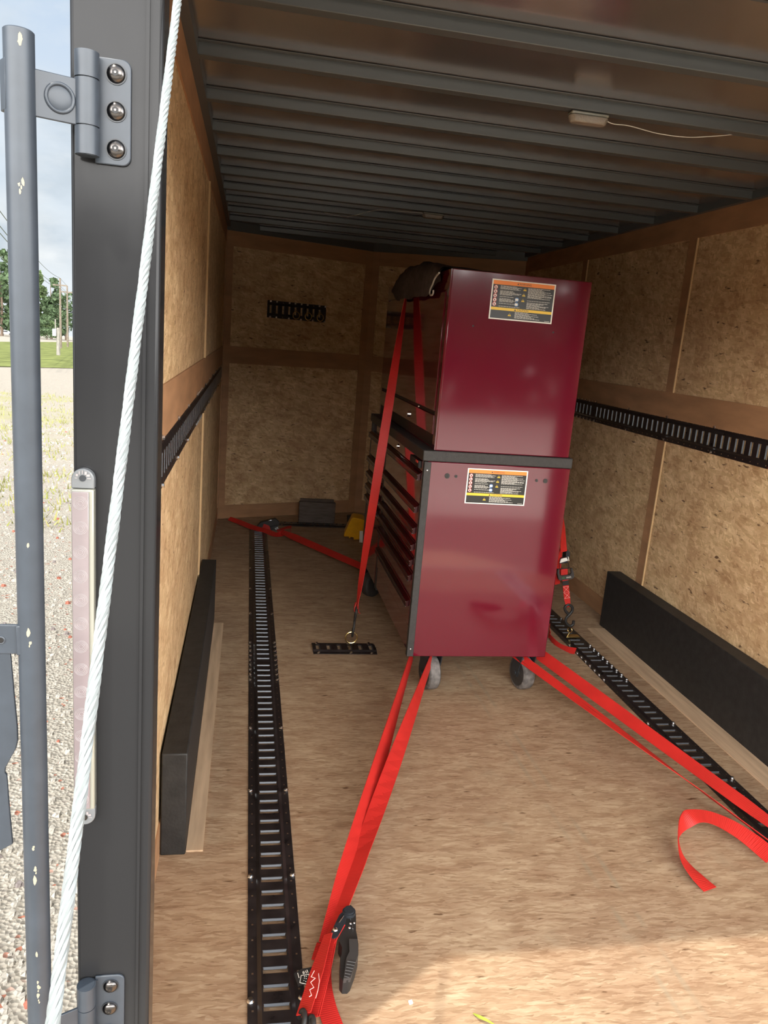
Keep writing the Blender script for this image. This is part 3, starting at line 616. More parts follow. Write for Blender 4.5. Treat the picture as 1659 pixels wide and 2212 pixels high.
mb = MB().box((XC+.001, YC+.046, 1.182), (XC+.003, YD-.048, 1.196)); mb.box((XC+.001, YC+.046, 1.058), (XC+.003, YD-.048, 1.104)); mb.build('shadow_gap', M['black_deep'], chest)['label'] = 'black strip for the shade in the recess'  # black strips paint the shade in the gaps round the chest drawer
MB().dome((XC-.001, 3.243, 1.187), (-1, 0, 0), .006, .005, 12).build('stud', M['chrome'], chest, smooth=40)
for px, py in ((1022, 704), (1195, 718)):
    p = aty(px, py, YC-.0005); MB().cyl(p, p+V((0, -.001, 0)), .0038, 12).build('screw_hole', M['black_deep'], chest, smooth=40)
o0 = aty(1055, 688, YC-.0005); o1 = aty(1191, 699, YC-.0005); o2 = aty(1060.5, 601, YC-.0005)
warning_label(chest, o0, X1, Z1, V((0, -1, 0)), o1.x-o0.x, o2.z-o0.z)

# dark cloth laid over the chest's front edge as padding under the strap
cl = thing('pad_cloth', 'dark grey folded cloth draped over the front edge of the top chest', 'cloth', (.8, 3.5, CT))
def cloth_point(y, s, lift):
    # s runs from the back of the folded pad, over the edge, down the front
    tt = (y-3.02)/(4.02-3.02); ends = min(1, max(0, tt)/.16, max(0, 1-tt)/.25)
    ends = ends*ends*(3-2*ends) if ends < 1 else 1
    bul = (.012+.035*math.sin(math.pi*min(1, max(0, tt)))**.8)*ends+.004*math.sin(23*y)+.003*math.sin(41*y+s*30)
    drop = .02+.075*ends*(1-.35*abs(tt-.45))
    a = .30
    if s < a: x = 1.03-s; z = CT+.003+bul*(.3+.7*s/a)+lift
    elif s < a+.05:
        q = (s-a)/.05*math.pi/2; r = .018+bul*.5
        x = XC-.0+.004-math.sin(q)*r; z = CT+.003+bul-(1-math.cos(q))*(r+.004)+lift*math.cos(q); x -= lift*math.sin(q)
    else:
        r = .018+bul*.5; x = XC+.004-r-lift+.004*math.sin(17*y); z = CT-.001+bul-r-.004-(s-a-.05)*drop/.1
    return V((x, y, z))
mb = MB(); NY, NS = 48, 26
for lift in (0.0, .007):
    P = [cloth_point(3.02+1.0*i/NY, .45*j/NS, lift) for i in range(NY+1) for j in range(NS+1)]
    mb.add(P, [(i*(NS+1)+j, (i+1)*(NS+1)+j, (i+1)*(NS+1)+j+1, i*(NS+1)+j+1) for i in range(NY) for j in range(NS)])
mb.build('cloth', M['cloth_grey'], cl, smooth=80)
hp = [aty(800+x*.12055, 570+y*.12055, 0) if False else atx(800+x*.12055, 570+y*.12055, .695-.0008*k) for k, (x, y) in enumerate(((1235, 160), (1190, 205), (1150, 270), (1115, 370), (1075, 450), (1062, 530), (1078, 562), (1108, 560), (1128, 520), (1130, 470)))]
MB().tube(hp, .0035, 8).build('hem', M['hem'], cl, smooth=60)['label'] = 'pale hem of the fold'

# ------------------------------------------------------------------ hooks, straps
def lerp(a, b, t): return V(a)*(1-t)+V(b)*t
def spline(pts, k=8):
    pts = [V(p) for p in pts]; out = []
    for i in range(len(pts)-1):
        p0, p1, p2, p3 = pts[max(i-1, 0)], pts[i], pts[i+1], pts[min(i+2, len(pts)-1)]
        for j in range(k):
            q = j/k; out.append(.5*((2*p1)+(p2-p0)*q+(2*p0-5*p1+4*p2-p3)*q*q+(3*p1-p0-3*p2+p3)*q**3))
    out.append(pts[-1]); return out
def s_hook(a, b, side, r=.0052, w=.016):
    # black vinyl-dipped S hook from a (strap loop) to b (ring)
    a, b, side = V(a), V(b), V(side).normalized(); d = b-a
    pl = [(0.44, -.15), (.30, -.85), (.12, -.95), (0, 0), (.12, .95), (.30, .85), (.48, .05), (.62, -.75), (.82, -.95), (.97, -.35), (1.0, .3), (.92, .95), (.76, 1.1)]
    return spline([a+d*t_+side*w*q for t_, q in pl], 6)
W_ = .043
# strap over the chest: from the ring on the floor plate, over the cloth, down to the right floor track
s1 = thing('ratchet_strap', 'red ratchet strap drawn over the top chest from the floor plate ring', 'ratchet strap', (.55, 3.4, .03), 'red ratchet straps')
a0 = V((.549, 3.40, .205)); a1 = V((.700, 3.60, 1.655)); n_ = 30
pts = []; wv = []; wd = []
for i in range(n_+1):
    q = i/n_; pts.append(lerp(a0, a1, q))
    ang = math.radians(86)*max(0, 1-q/.6)**1.2+math.radians(70)*max(0, (q-.6)/.4)**1.3
    wv.append(V((math.cos(ang), -math.sin(ang) if q < .6 else math.sin(ang), 0))); wd.append(W_ if q > .06 else .030)
pts += [V((.690, 3.605, CT+.03)), V((.78, 3.605, CT+.054)), V((1.0, 3.60, CT+.048)), V((1.25, 3.585, CT+.006)), V((1.296, 3.58, CT-.01)), V((1.45, 3.565, 1.15)), V((1.596, 3.552, .60)), V((1.618, 3.55, .475))]
wv += [Y1]*5+[V((.3, .9, 0)), V((.75, .6, 0)), V((.9, .3, 0))]; wd += [W_]*8
mb = MB().ribbon(pts, wv, wd)
e0 = aty(1209, 1190, 3.575); e1 = aty(1206, 1230, 3.58)
mb.ribbon([aty(1213, 1185, 3.57), e0, e1, aty(1204, 1262, 3.585)], [X1*.9+Y1*.3]*4, .034)
mb.build('webbing', M['strap'], s1)
for s in (-1, 1):
    pass
MB().ribbon([a0+V((-.006, 0, .03)), a0+V((-.012, -.004, .008)), a0+V((-.010, -.004, -.012))], [Y1]*3, .022).ribbon([a0+V((.004, 0, .03)), a0+V((.008, -.004, .006)), a0+V((.010, -.004, -.016)), a0+V((.018, -.004, -.022))], [Y1]*4, .018).build('loop', M['strap'], s1)
MB().tube(s_hook(a0+V((0, 0, .004)), V((.538, 3.395, .066)), V((.12, 1, 0)), .0055, .017), .0055, 8).build('hook', M['rubber_black'], s1, smooth=60)['label'] = 'black coated hook in the floor plate ring'
# its ratchet on the right
YT = 3.56
def pp(pts, Y=YT): return [aty(x, y, Y) for x, y in pts]
mb = MB()
mb.prism(pp([(1226, 1189), (1231, 1192), (1231, 1202), (1228, 1208), (1223, 1208), (1223, 1194)]), (0, .045, 0), 0)
mb.prism(pp([(1213, 1207), (1224, 1205), (1226, 1214), (1211, 1217)]), (0, .02, 0), 0)
mb.prism(pp([(1212, 1208), (1224, 1204.5), (1227, 1211), (1209, 1216.5)], YT-.006), (0, .006, 0), 1)
mb.prism(pp([(1227, 1203), (1228.5, 1203), (1230, 1212), (1228.5, 1212)], YT-.006), (0, .02, 0), 1)
mb.tube(pp([(1209, 1217), (1208, 1229), (1230, 1227), (1227, 1215)], YT-.004), .0022, 6, 0, True)
rt = mb.build('ratchet', [M['black_satin'], M['label_white']], s1, smooth=30); rt['label'] = 'black ratchet with a bright steel pawl plate'
mb = MB(); outer = [(1205, 1230), (1204.5, 1240), (1207, 1252), (1210, 1254), (1236, 1251), (1241, 1247), (1239.5, 1238), (1237, 1228)]; inner = [(1209, 1230), (1208.5, 1238), (1210.5, 1243.5), (1214, 1244), (1232, 1242), (1234.5, 1238.5), (1234, 1232), (1233, 1228)]
fr = pp(outer, YT-.012); fi = pp(inner, YT-.012); k = len(fr)
for i in range(k-1): mb.prism([fr[i], fr[i+1], fi[i+1], fi[i]], (0, .014, 0))
mb.build('handle', M['grip_grey'], rt, smooth=30, bevel=.001)
uu = (aty(1235, 1246, YT)-aty(1212, 1248.5, YT)).normalized(); vv = V((0, -1, 0)).cross(uu)*-1
vv = uu.cross(V((0, -1, 0)))*-1
if vv.z < 0: vv = -vv
mb = MB(); mb.text('PRO', aty(1217.5, 1248.7, YT-.0125), uu, vv, V((0, -1, 0)), .0065, 0); mb.text('GRIPS', aty(1228.5, 1247.2, YT-.0125), uu, vv, V((0, -1, 0)), .0075, 1)
mb.build('lettering', [M['green_ink'], M['label_white']], rt)
MB().ribbon(pp([(1219, 1229), (1219, 1252)], YT), [X1]*2, .036).ribbon(pp([(1221, 1252), (1222, 1265), (1225, 1294), (1228, 1311)], YT-.004), [X1]*4, [.033, .033, .033, .022]).build('short_webbing', M['strap'], s1)
MB().ribbon(pp([(1221.5, 1254.5), (1222.2, 1264.5)], YT-.0065), [X1]*2, .034, .001).build('tag', M['rubber_black'], s1)['label'] = 'black sewn tag'
mb = MB(); z_ = pp([(1216.5, 1268), (1229, 1267), (1217.5, 1280), (1231, 1279), (1219.5, 1293), (1231.5, 1291)], YT-.0058); mb.tube(z_, .0008, 5); z_ = pp([(1229, 1267), (1216.5, 1268), (1230, 1279), (1217.5, 1280), (1231.5, 1291), (1219.5, 1293)], YT-.0058); mb.tube(z_, .0008, 5); mb.build('stitching', M['stitch'], s1)
MB().tube(s_hook(aty(1228, 1306, YT-.004), aty(1230.5, 1352, YT-.004), X1, .0075, .021), .0075, 8).build('hook', M['rubber_black'], s1, smooth=60)['label'] = 'black coated hook in the brass track fitting'
tl = [aty(1187, 1352, 3.62)] + [atz(x, y, z) for x, y, z in ((1187, 1372, .02), (1200, 1391, .006), (1220, 1402, .006), (1243, 1406.5, .017))]
MB().ribbon(spline(tl, 8), [V((.25, .6, .9))]*9+[V((0, .9, .5))]*24, .034).build('loose_end', M['strap'], s1)
# brass fitting in the right floor track that the hook holds
fit = thing('track_fitting', 'brass spring fitting hooked into the right floor track', 'track fitting', atz(1236, 1382, .013))
p0 = atz(1220, 1375, .014); p1 = atz(1249, 1374, .014)
MB().prism([p0+V((0, -.02, 0)), p1+V((0, -.025, 0)), p1+V((0, .008, 0)), p0+V((.02, .02, 0))], (0, 0, .006)).build('base', M['brass'], fit, bevel=.001)
cr_ = aty(1231, 1361, 3.545); MB().ring(cr_, V((.8, .55, 0)), .013, .0026, 24, 8).tube([cr_+V((0, 0, -.013)), p0+V((.012, -.006, .006))], .003, 8).build('ring', M['brass'], fit, smooth=50)

# front left strap, both legs from round the caster to its ratchet and the left floor track
s2 = thing('ratchet_strap', 'red ratchet strap from the left front caster, its ratchet lying open on the floor', 'ratchet strap', (.3, 1.7, 0), 'red ratchet straps')
def two_leg(mb, A, B, ang0, ang1, wdt=.051, n=26, sag=.0, m=0):
    A, B = V(A), V(B); d = (B-A).normalized(); side = d.cross(Z1).normalized(); upv = side.cross(d)
    P = []; Wv = []
    for i in range(n+1):
        q = i/n; P.append(lerp(A, B, q)-Z1*sag*math.sin(math.pi*q)); a = math.radians(ang0+(ang1-ang0)*min(1, q/.8)**1.4); Wv.append(side*math.cos(a)+upv*math.sin(a))
    mb.ribbon(P, Wv, [wdt*(1-.35*max(0, i/n-.85)/.15) for i in range(n+1)], m=m)
Rm = atz(708, 2038, .026)
mb = MB(); two_leg(mb, (.742, 3.00, .150), Rm+V((-.006, .0, 0)), 80, 12); two_leg(mb, (.838, 3.01, .150), Rm+V((.006, .01, .006)), 84, -20)
mb.build('webbing', M['strap'], s2)
tl = [Rm+V((-.02, -.03, -.02))]+[atz(x, y, .004) for x, y in ((703, 2040), (697, 2090), (697, 2130), (706, 2175), (720, 2215), (738, 2260))]
MB().ribbon(spline(tl, 8), [X1]*49, .042).build('loose_end', M['strap'], s2)
def zp(pts, z): return [atz(x, y, z) for x, y in pts]
mb = MB()
arm = [(711, 2022), (733, 1976), (744, 1966), (750, 1975), (745, 1996), (730, 2022), (722, 2026)]
for z in (.055, .012): mb.prism(zp(arm, z), (0, 0, -.004), 0)
q = atz(724, 2008, .0555); mb.dome(q, Z1, .0068, .004, 14, 1); mb.cyl(q, q-Z1*.05, .006, 12, 1)
q = atz(754, 1968, .058); mb.cyl(q-Z1*.052, q, .0165, 24, 0); mb.cyl(q, q+Z1*.004, .013, 24, 0)
mb.tube([atz(742, 1978, .058), atz(735, 1988, .058), atz(732, 1993, .058)], .0018, 6, 1)
rt2 = mb.build('ratchet', [M['black_satin'], M['zinc']], s2, smooth=35); rt2['label'] = 'black ratchet lying folded open on its side'
hd = [(741, 1968), (748, 1957), (758, 1955), (766, 1963), (769, 1975), (769, 2010), (772, 2025), (774, 2040), (774, 2062), (768, 2085), (758, 2112), (752, 2118), (741, 2118), (735, 2110), (735, 2068), (738, 2062), (739, 2046), (732, 2032), (736, 2018), (744, 2000), (742, 1985)]
mb = MB(); mb.prism(zp(hd, .050), (0, 0, -.036), 0)
g = zp([(754, 2028), (772, 2028), (774, 2062), (757, 2112), (742, 2114), (748, 2070), (755, 2055)], .056); mb.prism(g, (0, 0, -.012), 1)
for k in range(6):
    y = 2076+k*6.5; mb.tube([atz(750-k*1.2, y, .0575), atz(768-k*2.6, y+3, .0575)], .0012, 6, 1)
mb.tube([atz(757, 1985, .052), atz(763, 2007, .052)], .0013, 6, 2)
for x, y, r in ((757, 1995, .0035), (755, 2004, .004), (765, 1994, .003)): mb.dome(atz(x, y, .0505), Z1, r, .003, 10, 2)
mb.build('handle', [M['rubber_black'], M['grip_grey'], M['zinc']], rt2, smooth=35)
hk = atz(666, 2195, .03); rb = atz(715, 2026, .045)
mb = MB()
for off, zz, ww in ((-.014, .012, .026), (.0, .004, .03), (.012, .0, .022)):
    P = [lerp(rb+V((off*.5, 0, zz)), hk+V((off*.8, -.005, zz)), i/10) for i in range(11)]
    mb.ribbon(P, [V((.8, -.35, .5 if off else .25))]*11, [.022+(ww-.012)*min(1, i/5) for i in range(11)])
P = [lerp(atz(742, 2003, .045), atz(712, 2055, .04), i/4) for i in range(5)]; mb.ribbon(P, [V((.3, -.2, .9))]*5, .02)
mb.build('short_webbing', M['strap'], s2)
mb = MB(); zz = [(679, 2097), (672, 2110), (681, 2113), (671, 2122), (678, 2133), (669, 2138), (673, 2150), (668, 2153)]
mb.tube([atz(x, y, .068) for x, y in zz], .0008, 5); mb.tube([atz(x+9, y+6, .064) for x, y in zz[::2]], .0008, 5); mb.build('stitching', M['stitch'], s2)
mb = MB(); tg = zp([(635, 2104), (652, 2093), (676, 2089), (684, 2096), (667, 2130), (655, 2127), (644, 2131)], .034)
mb.prism(tg, (0, 0, .0008), 0)
mb.prism(zp([(650, 2107), (668, 2104), (664, 2127), (647, 2123)], .0352), (0, 0, .0004), 1); mb.prism(zp([(651, 2108), (667, 2105.5), (663.5, 2125.5), (648.5, 2122)], .0358), (0, 0, .0002), 2)
for a, b in (((656, 2098), (658, 2103)), ((654, 2099), (655.5, 2104)), ((660, 2097), (662, 2102)), ((643, 2102), (646, 2112)), ((663, 2095), (665.5, 2101))): mb.tube([atz(*a, .0356), atz(*b, .0356)], .0007, 5, 1)
for x, y in ((658, 2109), (662, 2109), (657.5, 2113), (661.5, 2114), (656.5, 2118), (660.5, 2120)): mb.dome(atz(x, y, .0362), Z1, .0012, .0004, 6, 1)
mb.build('tag', [M['rubber_black'], M['label_white'], M['label_black']], s2)['label'] = 'black sewn tag with white print'
for a, b in (((653, 2183), (650, 2240)), ((672, 2196), (676, 2250))):
    P = spline([atz(a[0]-6, a[1]+14, .018), atz(a[0]-1, a[1]+2, .042), atz(a[0]+4, a[1]+4, .046), atz(a[0]+5, a[1]+22, .042), atz(b[0], b[1], .022)], 6)
    MB().tube(P, .0062, 8).build('hook', M['rubber_black'], s2, smooth=60)

# front right strap
s3 = thing('ratchet_strap', 'red ratchet strap from the right front caster, its free end curled on the floor', 'ratchet strap', (1.6, 1.9, 0), 'red ratchet straps')
E3 = V((1.722, 1.82, .032))
mb = MB(); two_leg(mb, (1.318, 3.03, .150), E3+V((.01, .02, .008)), -34, -12, .055)
mb.build('webbing', M['strap'], s3)
mb = MB(); two_leg(mb, (1.205, 3.03, .150), E3+V((-.065, .02, .0)), -20, 40, .046)
mb.build('webbing', M['strap_worn'], s3)['label'] = 'oil-stained lower leg of the strap'
cl3 = [((1668, 1852), .03, (.35, .95, .5)), ((1625, 1816), .035, (.35, .95, .5)), ((1580, 1786), .045, (.3, .95, .45)), ((1535, 1766), .055, (.1, 1, .3)), ((1500, 1763), .058, (-.25, .9, .3)), ((1477, 1776), .052, (-.3, .3, .9)), ((1465.5, 1800), .04, (-.15, 0, 1)), ((1470, 1834), .028, (-.45, 0, .85)), ((1485, 1868), .018, (-.85, .1, .5)), ((1508, 1896), .010, (-1, 0, .2)), ((1534, 1921), .005, (-1, .0, .03))]
P = spline([atz(x, y, z) for (x, y), z, w in cl3], 8); Wv = spline([V(w) for _, _, w in cl3], 8)
MB().ribbon(P, Wv, .05).build('loose_end', M['strap'], s3)

# strap at the far left corner
s4 = thing('ratchet_strap', 'red ratchet strap with its ratchet at the far end of the left floor track', 'ratchet strap', (.25, 5.6, 0), 'red ratchet straps')
A4 = aty(800, 1232, 4.40); B4 = atz(610, 1149, .05)
mb = MB(); two_leg(mb, A4, B4, 25, 40, .05); mb.build('webbing', M['strap'], s4)
tl = spline([atz(x, y, z) for x, y, z in ((616, 1150, .03), (596, 1155, .02), (575, 1147, .02), (545, 1139, .025), (515, 1127, .02), (495, 1120, .03))], 6)
MB().ribbon(tl, [V((.4, .8, .5))]*len(tl), .042).build('loose_end', M['strap'], s4)
mb = MB(); Yq = 5.62
mb.prism(pp([(556, 1137), (563, 1129), (595, 1121), (603, 1128), (603, 1136), (585, 1143), (570, 1146), (557, 1142)], Yq), (0, .05, 0), 0)
mb.prism(pp([(583, 1138), (600, 1135), (601, 1141), (594, 1153), (586, 1152)], Yq-.02), (0, .05, 0), 0); mb.prism(pp([(580, 1124), (588, 1122.5), (588, 1124), (580, 1126)], Yq-.004), (0, .003, 0), 1)
mb.prism(pp([(593, 1141), (601, 1138), (602, 1143), (595, 1146)], Yq-.03), (0, .01, 0), 1)
mb.build('ratchet', [M['rubber_black'], M['zinc']], s4, bevel=.002)
MB().ribbon(pp([(568, 1136), (577, 1139), (584, 1144)], Yq-.006), [Z1]*3, .035).ribbon(pp([(598, 1146), (609, 1143), (618, 1140), (629, 1138), (629, 1146), (620, 1156)], Yq-.04), [V((.2, 1, .2))]*6, .042).build('wound_webbing', M['strap'], s4)

# ------------------------------------------------------------------ small things at the front end
ck = thing('wheel_chock', 'yellow wheel chock standing behind the cabinet', 'wheel chock', (.82, 5.4, 0))
prof = [(742, 1166), (742.5, 1160), (749, 1143), (757, 1124), (761, 1121.5), (779, 1125), (785, 1129), (787, 1172), (763, 1174), (763, 1168), (756, 1167), (756, 1171), (753, 1170), (752.5, 1166)]
P = pp(prof, 5.40); lo = min(p.z for p in P); P = [V((p.x, p.y-.05*(p.z-lo)/.16, p.z-lo)) for p in P]
MB().prism(P, (.02, .15, 0)).build('block', M['yellow_plastic'], ck, bevel=.004)
q = pp([(777, 1147), (784, 1147), (785, 1172), (776, 1172)], 5.34); MB().prism(q, (0, .002, 0)).build('sticker', M['label_white'], ck)['label'] = 'white sticker'
o = MB().box((.435, 5.885, 0), (.72, 5.925, .165)); o.box((.445, 5.925, 0), (.71, 5.96, .18))
tag(o.build('wood_block', M['grey_wood'], bevel=.003), 'weathered grey timber block standing at the front wall', 'wood block')
mb = MB().prism(pp([(752, 1103), (765, 1102), (766, 1120), (752, 1121)], 5.92), (0, .05, 0)); mb.prism(pp([(765, 1110), (800, 1118), (800, 1127), (765, 1119)], 5.93), (0, .03, 0))
for v_ in mb.v: v_.z -= .045
tag(mb.build('hand_tool', M['rubber_black'], bevel=.004), 'small black hand tool lying behind the yellow chock', 'hand tool')
lf = spline([atz(1022, 2189, .004), atz(1035, 2196, .012), atz(1050, 2203, .012), atz(1070, 2214, .004)], 5)
tag(MB().ribbon(lf, [V((.3, 1, 0))]*len(lf), [.001+.007*math.sin(math.pi*i/(len(lf)-1)) for i in range(len(lf))], .0008).build('leaf', M['leaf_green']), 'narrow green leaf in the sunlight on the floor', 'leaf')
q = atz(887, 2165, .003); mb = MB().obox(q, (.004, .001, 0), (-.001, .003, .001), (0, 0, .002)); tag(mb.build('paper_scrap', M['label_white']), 'tiny white scrap on the sunlit floor', 'scrap')

# ------------------------------------------------------------------ dome lights and their wires
def dome(label, x, y, wire):
    r = thing('dome_light', label, 'dome light', (x, y, ZW), 'dome lights')
    MB().box((x-.058, y-.016, ZW-.010), (x+.058, y+.022, ZW)).build('base', M['clear_plastic'] if False else M['lens_rim'], r, bevel=.004)
    mb = MB(); lo = [(-.050, -.020), (.050, -.020), (.062, -.006), (.062, .012), (.050, .026), (-.050, .026), (-.062, .012), (-.062, -.006)]
    tp = [V((x+a, y+b, ZW-.0105)) for a, b in lo]; bt = [V((x+a*.86, y+b*.75, ZW-.030)) for a, b in lo]
    mb.add(tp+bt, [list(range(8)), list(range(8, 16))[::-1]]+[(i, (i+1) % 8, 8+(i+1) % 8, 8+i) for i in range(8)]); mb.build('lens', M['dome_lens'], r, bevel=.003)
    mb = MB()
    for k in range(5): mb.box((x-.036+k*.018-.003, y-.017, ZW-.0145), (x-.036+k*.018+.003, y-.0165, ZW-.0115))
    mb.build('diode', M['label_white'], r)
    MB().tube(spline(wire, 8), .0013, 6).build('wire', M['wire_white'], r, smooth=60)
    return r
Yd = 2.345
dome('clear dome light under the second roof bow in view', .952, 2.327, [V((1.0, 2.335, ZW-.006)), V((1.03, 2.33, 2.132)), aty(1360, 272, 2.33), aty(1420, 288, 2.33), aty(1480, 296, 2.33), aty(1530, 295, 2.33), aty(1590, 290, 2.345), V((1.45, 2.36, 2.16))])
dome('distant dome light near the front end of the ceiling', .96, 4.359, [V((.91, 4.36, ZW-.006)), V((.8, 4.33, 2.135)), V((.66, 4.45, 2.146)), V((.52, 4.62, 2.12)), V((.40, 4.76, 2.147))])

# ------------------------------------------------------------------ hardware on the left post
YP = YR
def hinge(label, lx0, lx1, ly0, ly1, bx, by0, by1, bolts, seams):
    r = thing('hinge', label, 'hinge', aty((lx0+lx1)/2, (ly0+ly1)/2, YP-.002), 'post hinges')
    a, b, c, d = aty(lx0, ly1, YP-.0045), aty(lx1, ly1, YP-.0045), aty(lx1, ly0, YP-.0045), aty(lx0, ly0, YP-.0045)
    x0, x1, z0, z1 = a.x, b.x, a.z, c.z; rr = .010; P = [V((x0, YP-.0045, z0))]
    for cx_, cz_, s0 in ((x1-rr, z0+rr, -90), (x1-rr, z1-rr, 0)): P += [V((cx_+rr*math.cos(math.radians(s0+i*15)), YP-.0045, cz_+rr*math.sin(math.radians(s0+i*15)))) for i in range(7)]
    P.append(V((x0, YP-.0045, z1))); MB().prism(P, (0, .004, 0)).build('leaf', M['hinge_paint'], r, bevel=.0012)
    bc = aty(bx, (by0+by1)/2, YP-.016); zt = aty(bx, by0, YP-.016).z; zb = aty(bx, by1, YP-.016).z; R_ = .0138
    k = [zb]+[aty(bx, s, YP-.016).z for s in seams]+[zt]; mb = MB()
    for u0, u1 in zip(k[:-1], k[1:]): mb.cyl((bc.x, bc.y, min(u0, u1)+.0007), (bc.x, bc.y, max(u0, u1)-.0007), R_, 24)
    mb.cyl((bc.x, bc.y, zb), (bc.x, bc.y, zt), R_*.86, 20)
    mb.box((bc.x, YP-.006, zb+.004), (x0+.004, YP-.001, zt-.004)); mb.build('barrel', M['hinge_paint'], r, smooth=35)
    for px, py in bolts:
        q = aty(px, py, YP-.0045); mb = MB(); mb.cyl(q, q-Y1*.0012, .0122, 22, 1); mb.dome(q-Y1*.0012, -Y1, .0108, .0062, 20, 0, 5)
        b_ = mb.build('bolt', [M['bolt_dark'], M['black_satin']], r, smooth=35)
        t_ = q-Y1*.0066; mb = MB(); mb.prism([t_+.0042*V((math.cos(i*math.pi/3+.5), 0, math.sin(i*math.pi/3+.5))) for i in range(6)], -Y1*.0009, 0); mb.cyl(t_-Y1*.0009, t_-Y1*.0016, .0014, 10, 1); mb.build('socket', [M['black_deep'], M['bolt_dark']], b_)
    return bc
h1 = hinge('black three-bolt hinge high on the left post', 205, 282, 131, 352, 188, 111, 337, ((251, 160), (251, 241), (251, 323)), (274, 171))
h2 = hinge('black hinge low on the left post at the bottom edge', 206, 267, 2106, 2330, 187, 2126, 2350, ((239, 2129), (237, 2177), (235, 2226)), (2270, 2172))
# swing bar with its arms
lb = thing('lock_bar', 'black vertical lock bar with chipped paint standing beside the left post', 'lock bar', aty(45, 2212, 1.008)*1)
ptop = aty(40, 68, 1.008); pb = aty(82, 2212, 1.008); PX, PY = ptop.x, 1.008
pole = MB().cyl((PX, PY, .25), (PX, PY, ptop.z), 0.0165, 28).dome((PX, PY, ptop.z), Z1, 0.0165, .003, 28).build('pole', M['hinge_paint'], lb, smooth=40)
mb = MB(); rc = random.Random(5)
for px, py, n_ in ((52, 88, 4), (50, 408, 2), (56, 400, 2), (70, 1350, 3), (72, 1375, 3), (80, 1815, 2), (82, 1860, 3), (84, 1880, 2), (87, 2040, 2), (89, 2110, 4), (90, 2140, 3), (69, 1172, 1)):
    for j in range(n_):
        q = aty(px+rc.uniform(-2, 2), py+rc.uniform(-12, 12), 1.008); dx = max(-.0157, min(.0157, q.x-PX)); a = math.asin(dx/0.0165)
        s = rc.uniform(.0010, .0026); h_ = s*rc.uniform(1.2, 3.2)
        ctr = []
        for i in range(7):
            aa = a+s/0.0165*math.cos(i*2*math.pi/7)*rc.uniform(.6, 1.2); ctr.append(V((PX+0.0167*math.sin(aa), PY-0.0167*math.cos(aa), q.z+h_*math.sin(i*2*math.pi/7)*rc.uniform(.6, 1.2))))
        mb.poly(ctr)
mb.build('paint_chip', M['cream_chip'], lb)['label'] = 'cream patches of chipped paint'
MB().prism([V((PX-.022, PY+.004, aty(10, 240, 1.008).z)), V((PX-.012, PY-.012, aty(10, 240, 1.008).z)), V((PX-.006, PY+.012, aty(10, 240, 1.008).z)), V((PX-.018, PY+.014, aty(10, 240, 1.008).z))], (0, 0, aty(10, 128, 1.008).z-aty(10, 240, 1.008).z)).build('sleeve', M['hinge_paint'], lb, bevel=.001)
def arm(bc, py_t0, py_t1, emb=True):
    A = V((PX+.012, PY, 0)); B = V((bc.x-.002, bc.y-.004, 0)); zt = aty(110, py_t0, 1.02).z; zb = aty(110, py_t1, 1.02).z
    d = (B-A).normalized(); n = V((d.y, -d.x, 0)); mb = MB()
    mb.prism([up(A, zb), up(B, zb), up(B, zt), up(A, zt)], -n*.004)
    ar = mb.build('hinge_arm', M['hinge_paint'], lb, bevel=.001)
    if emb:
        c = lerp(A, B, .53); c.z = (zt+zb)/2; c += n*.0002
        if n.y > 0: c = lerp(A, B, .53); c.z = (zt+zb)/2; c -= n*.0042; n = -n
        MB().ring(c, n, .0150, .0022, 28, 8).dome(c, n, .0125, .0012, 24, 0, 3).build('boss', M['hinge_paint'], ar, smooth=50)
arm(h1, 158, 260); arm(h2, 2190, 2300, False)
zt, zb = aty(20, 1345, 1.008).z, aty(20, 1408, 1.008).z
br = MB().box((PX-.13, PY-.008, zb), (PX-.008, PY-.003, zt)).box((PX-.016, PY-.012, zb), (PX-.006, PY+.004, zt)).build('latch_bracket', M['hinge_paint'], lb, bevel=.0015)
q = aty(2, 1383, 1.0); MB().ring(q, Y1, .0045, .0014, 18, 6).cyl(q, q-Y1*.001, .0045, 16, 1).build('rivet', [M['hinge_paint'], M['black_deep']], br)
P = [aty(x, y, 1.003) for x, y in ((22, 1409), (30, 1500), (37, 1570), (38, 1600), (34, 1618), (11, 1660), (10, 1670), (14, 1675), (20, 1750), (27, 1824), (0, 1838), (-60, 1860), (-60, 1409))]
MB().prism(P, (0, .005, 0)).build('latch_plate', M['hinge_paint'], lb, bevel=.001)
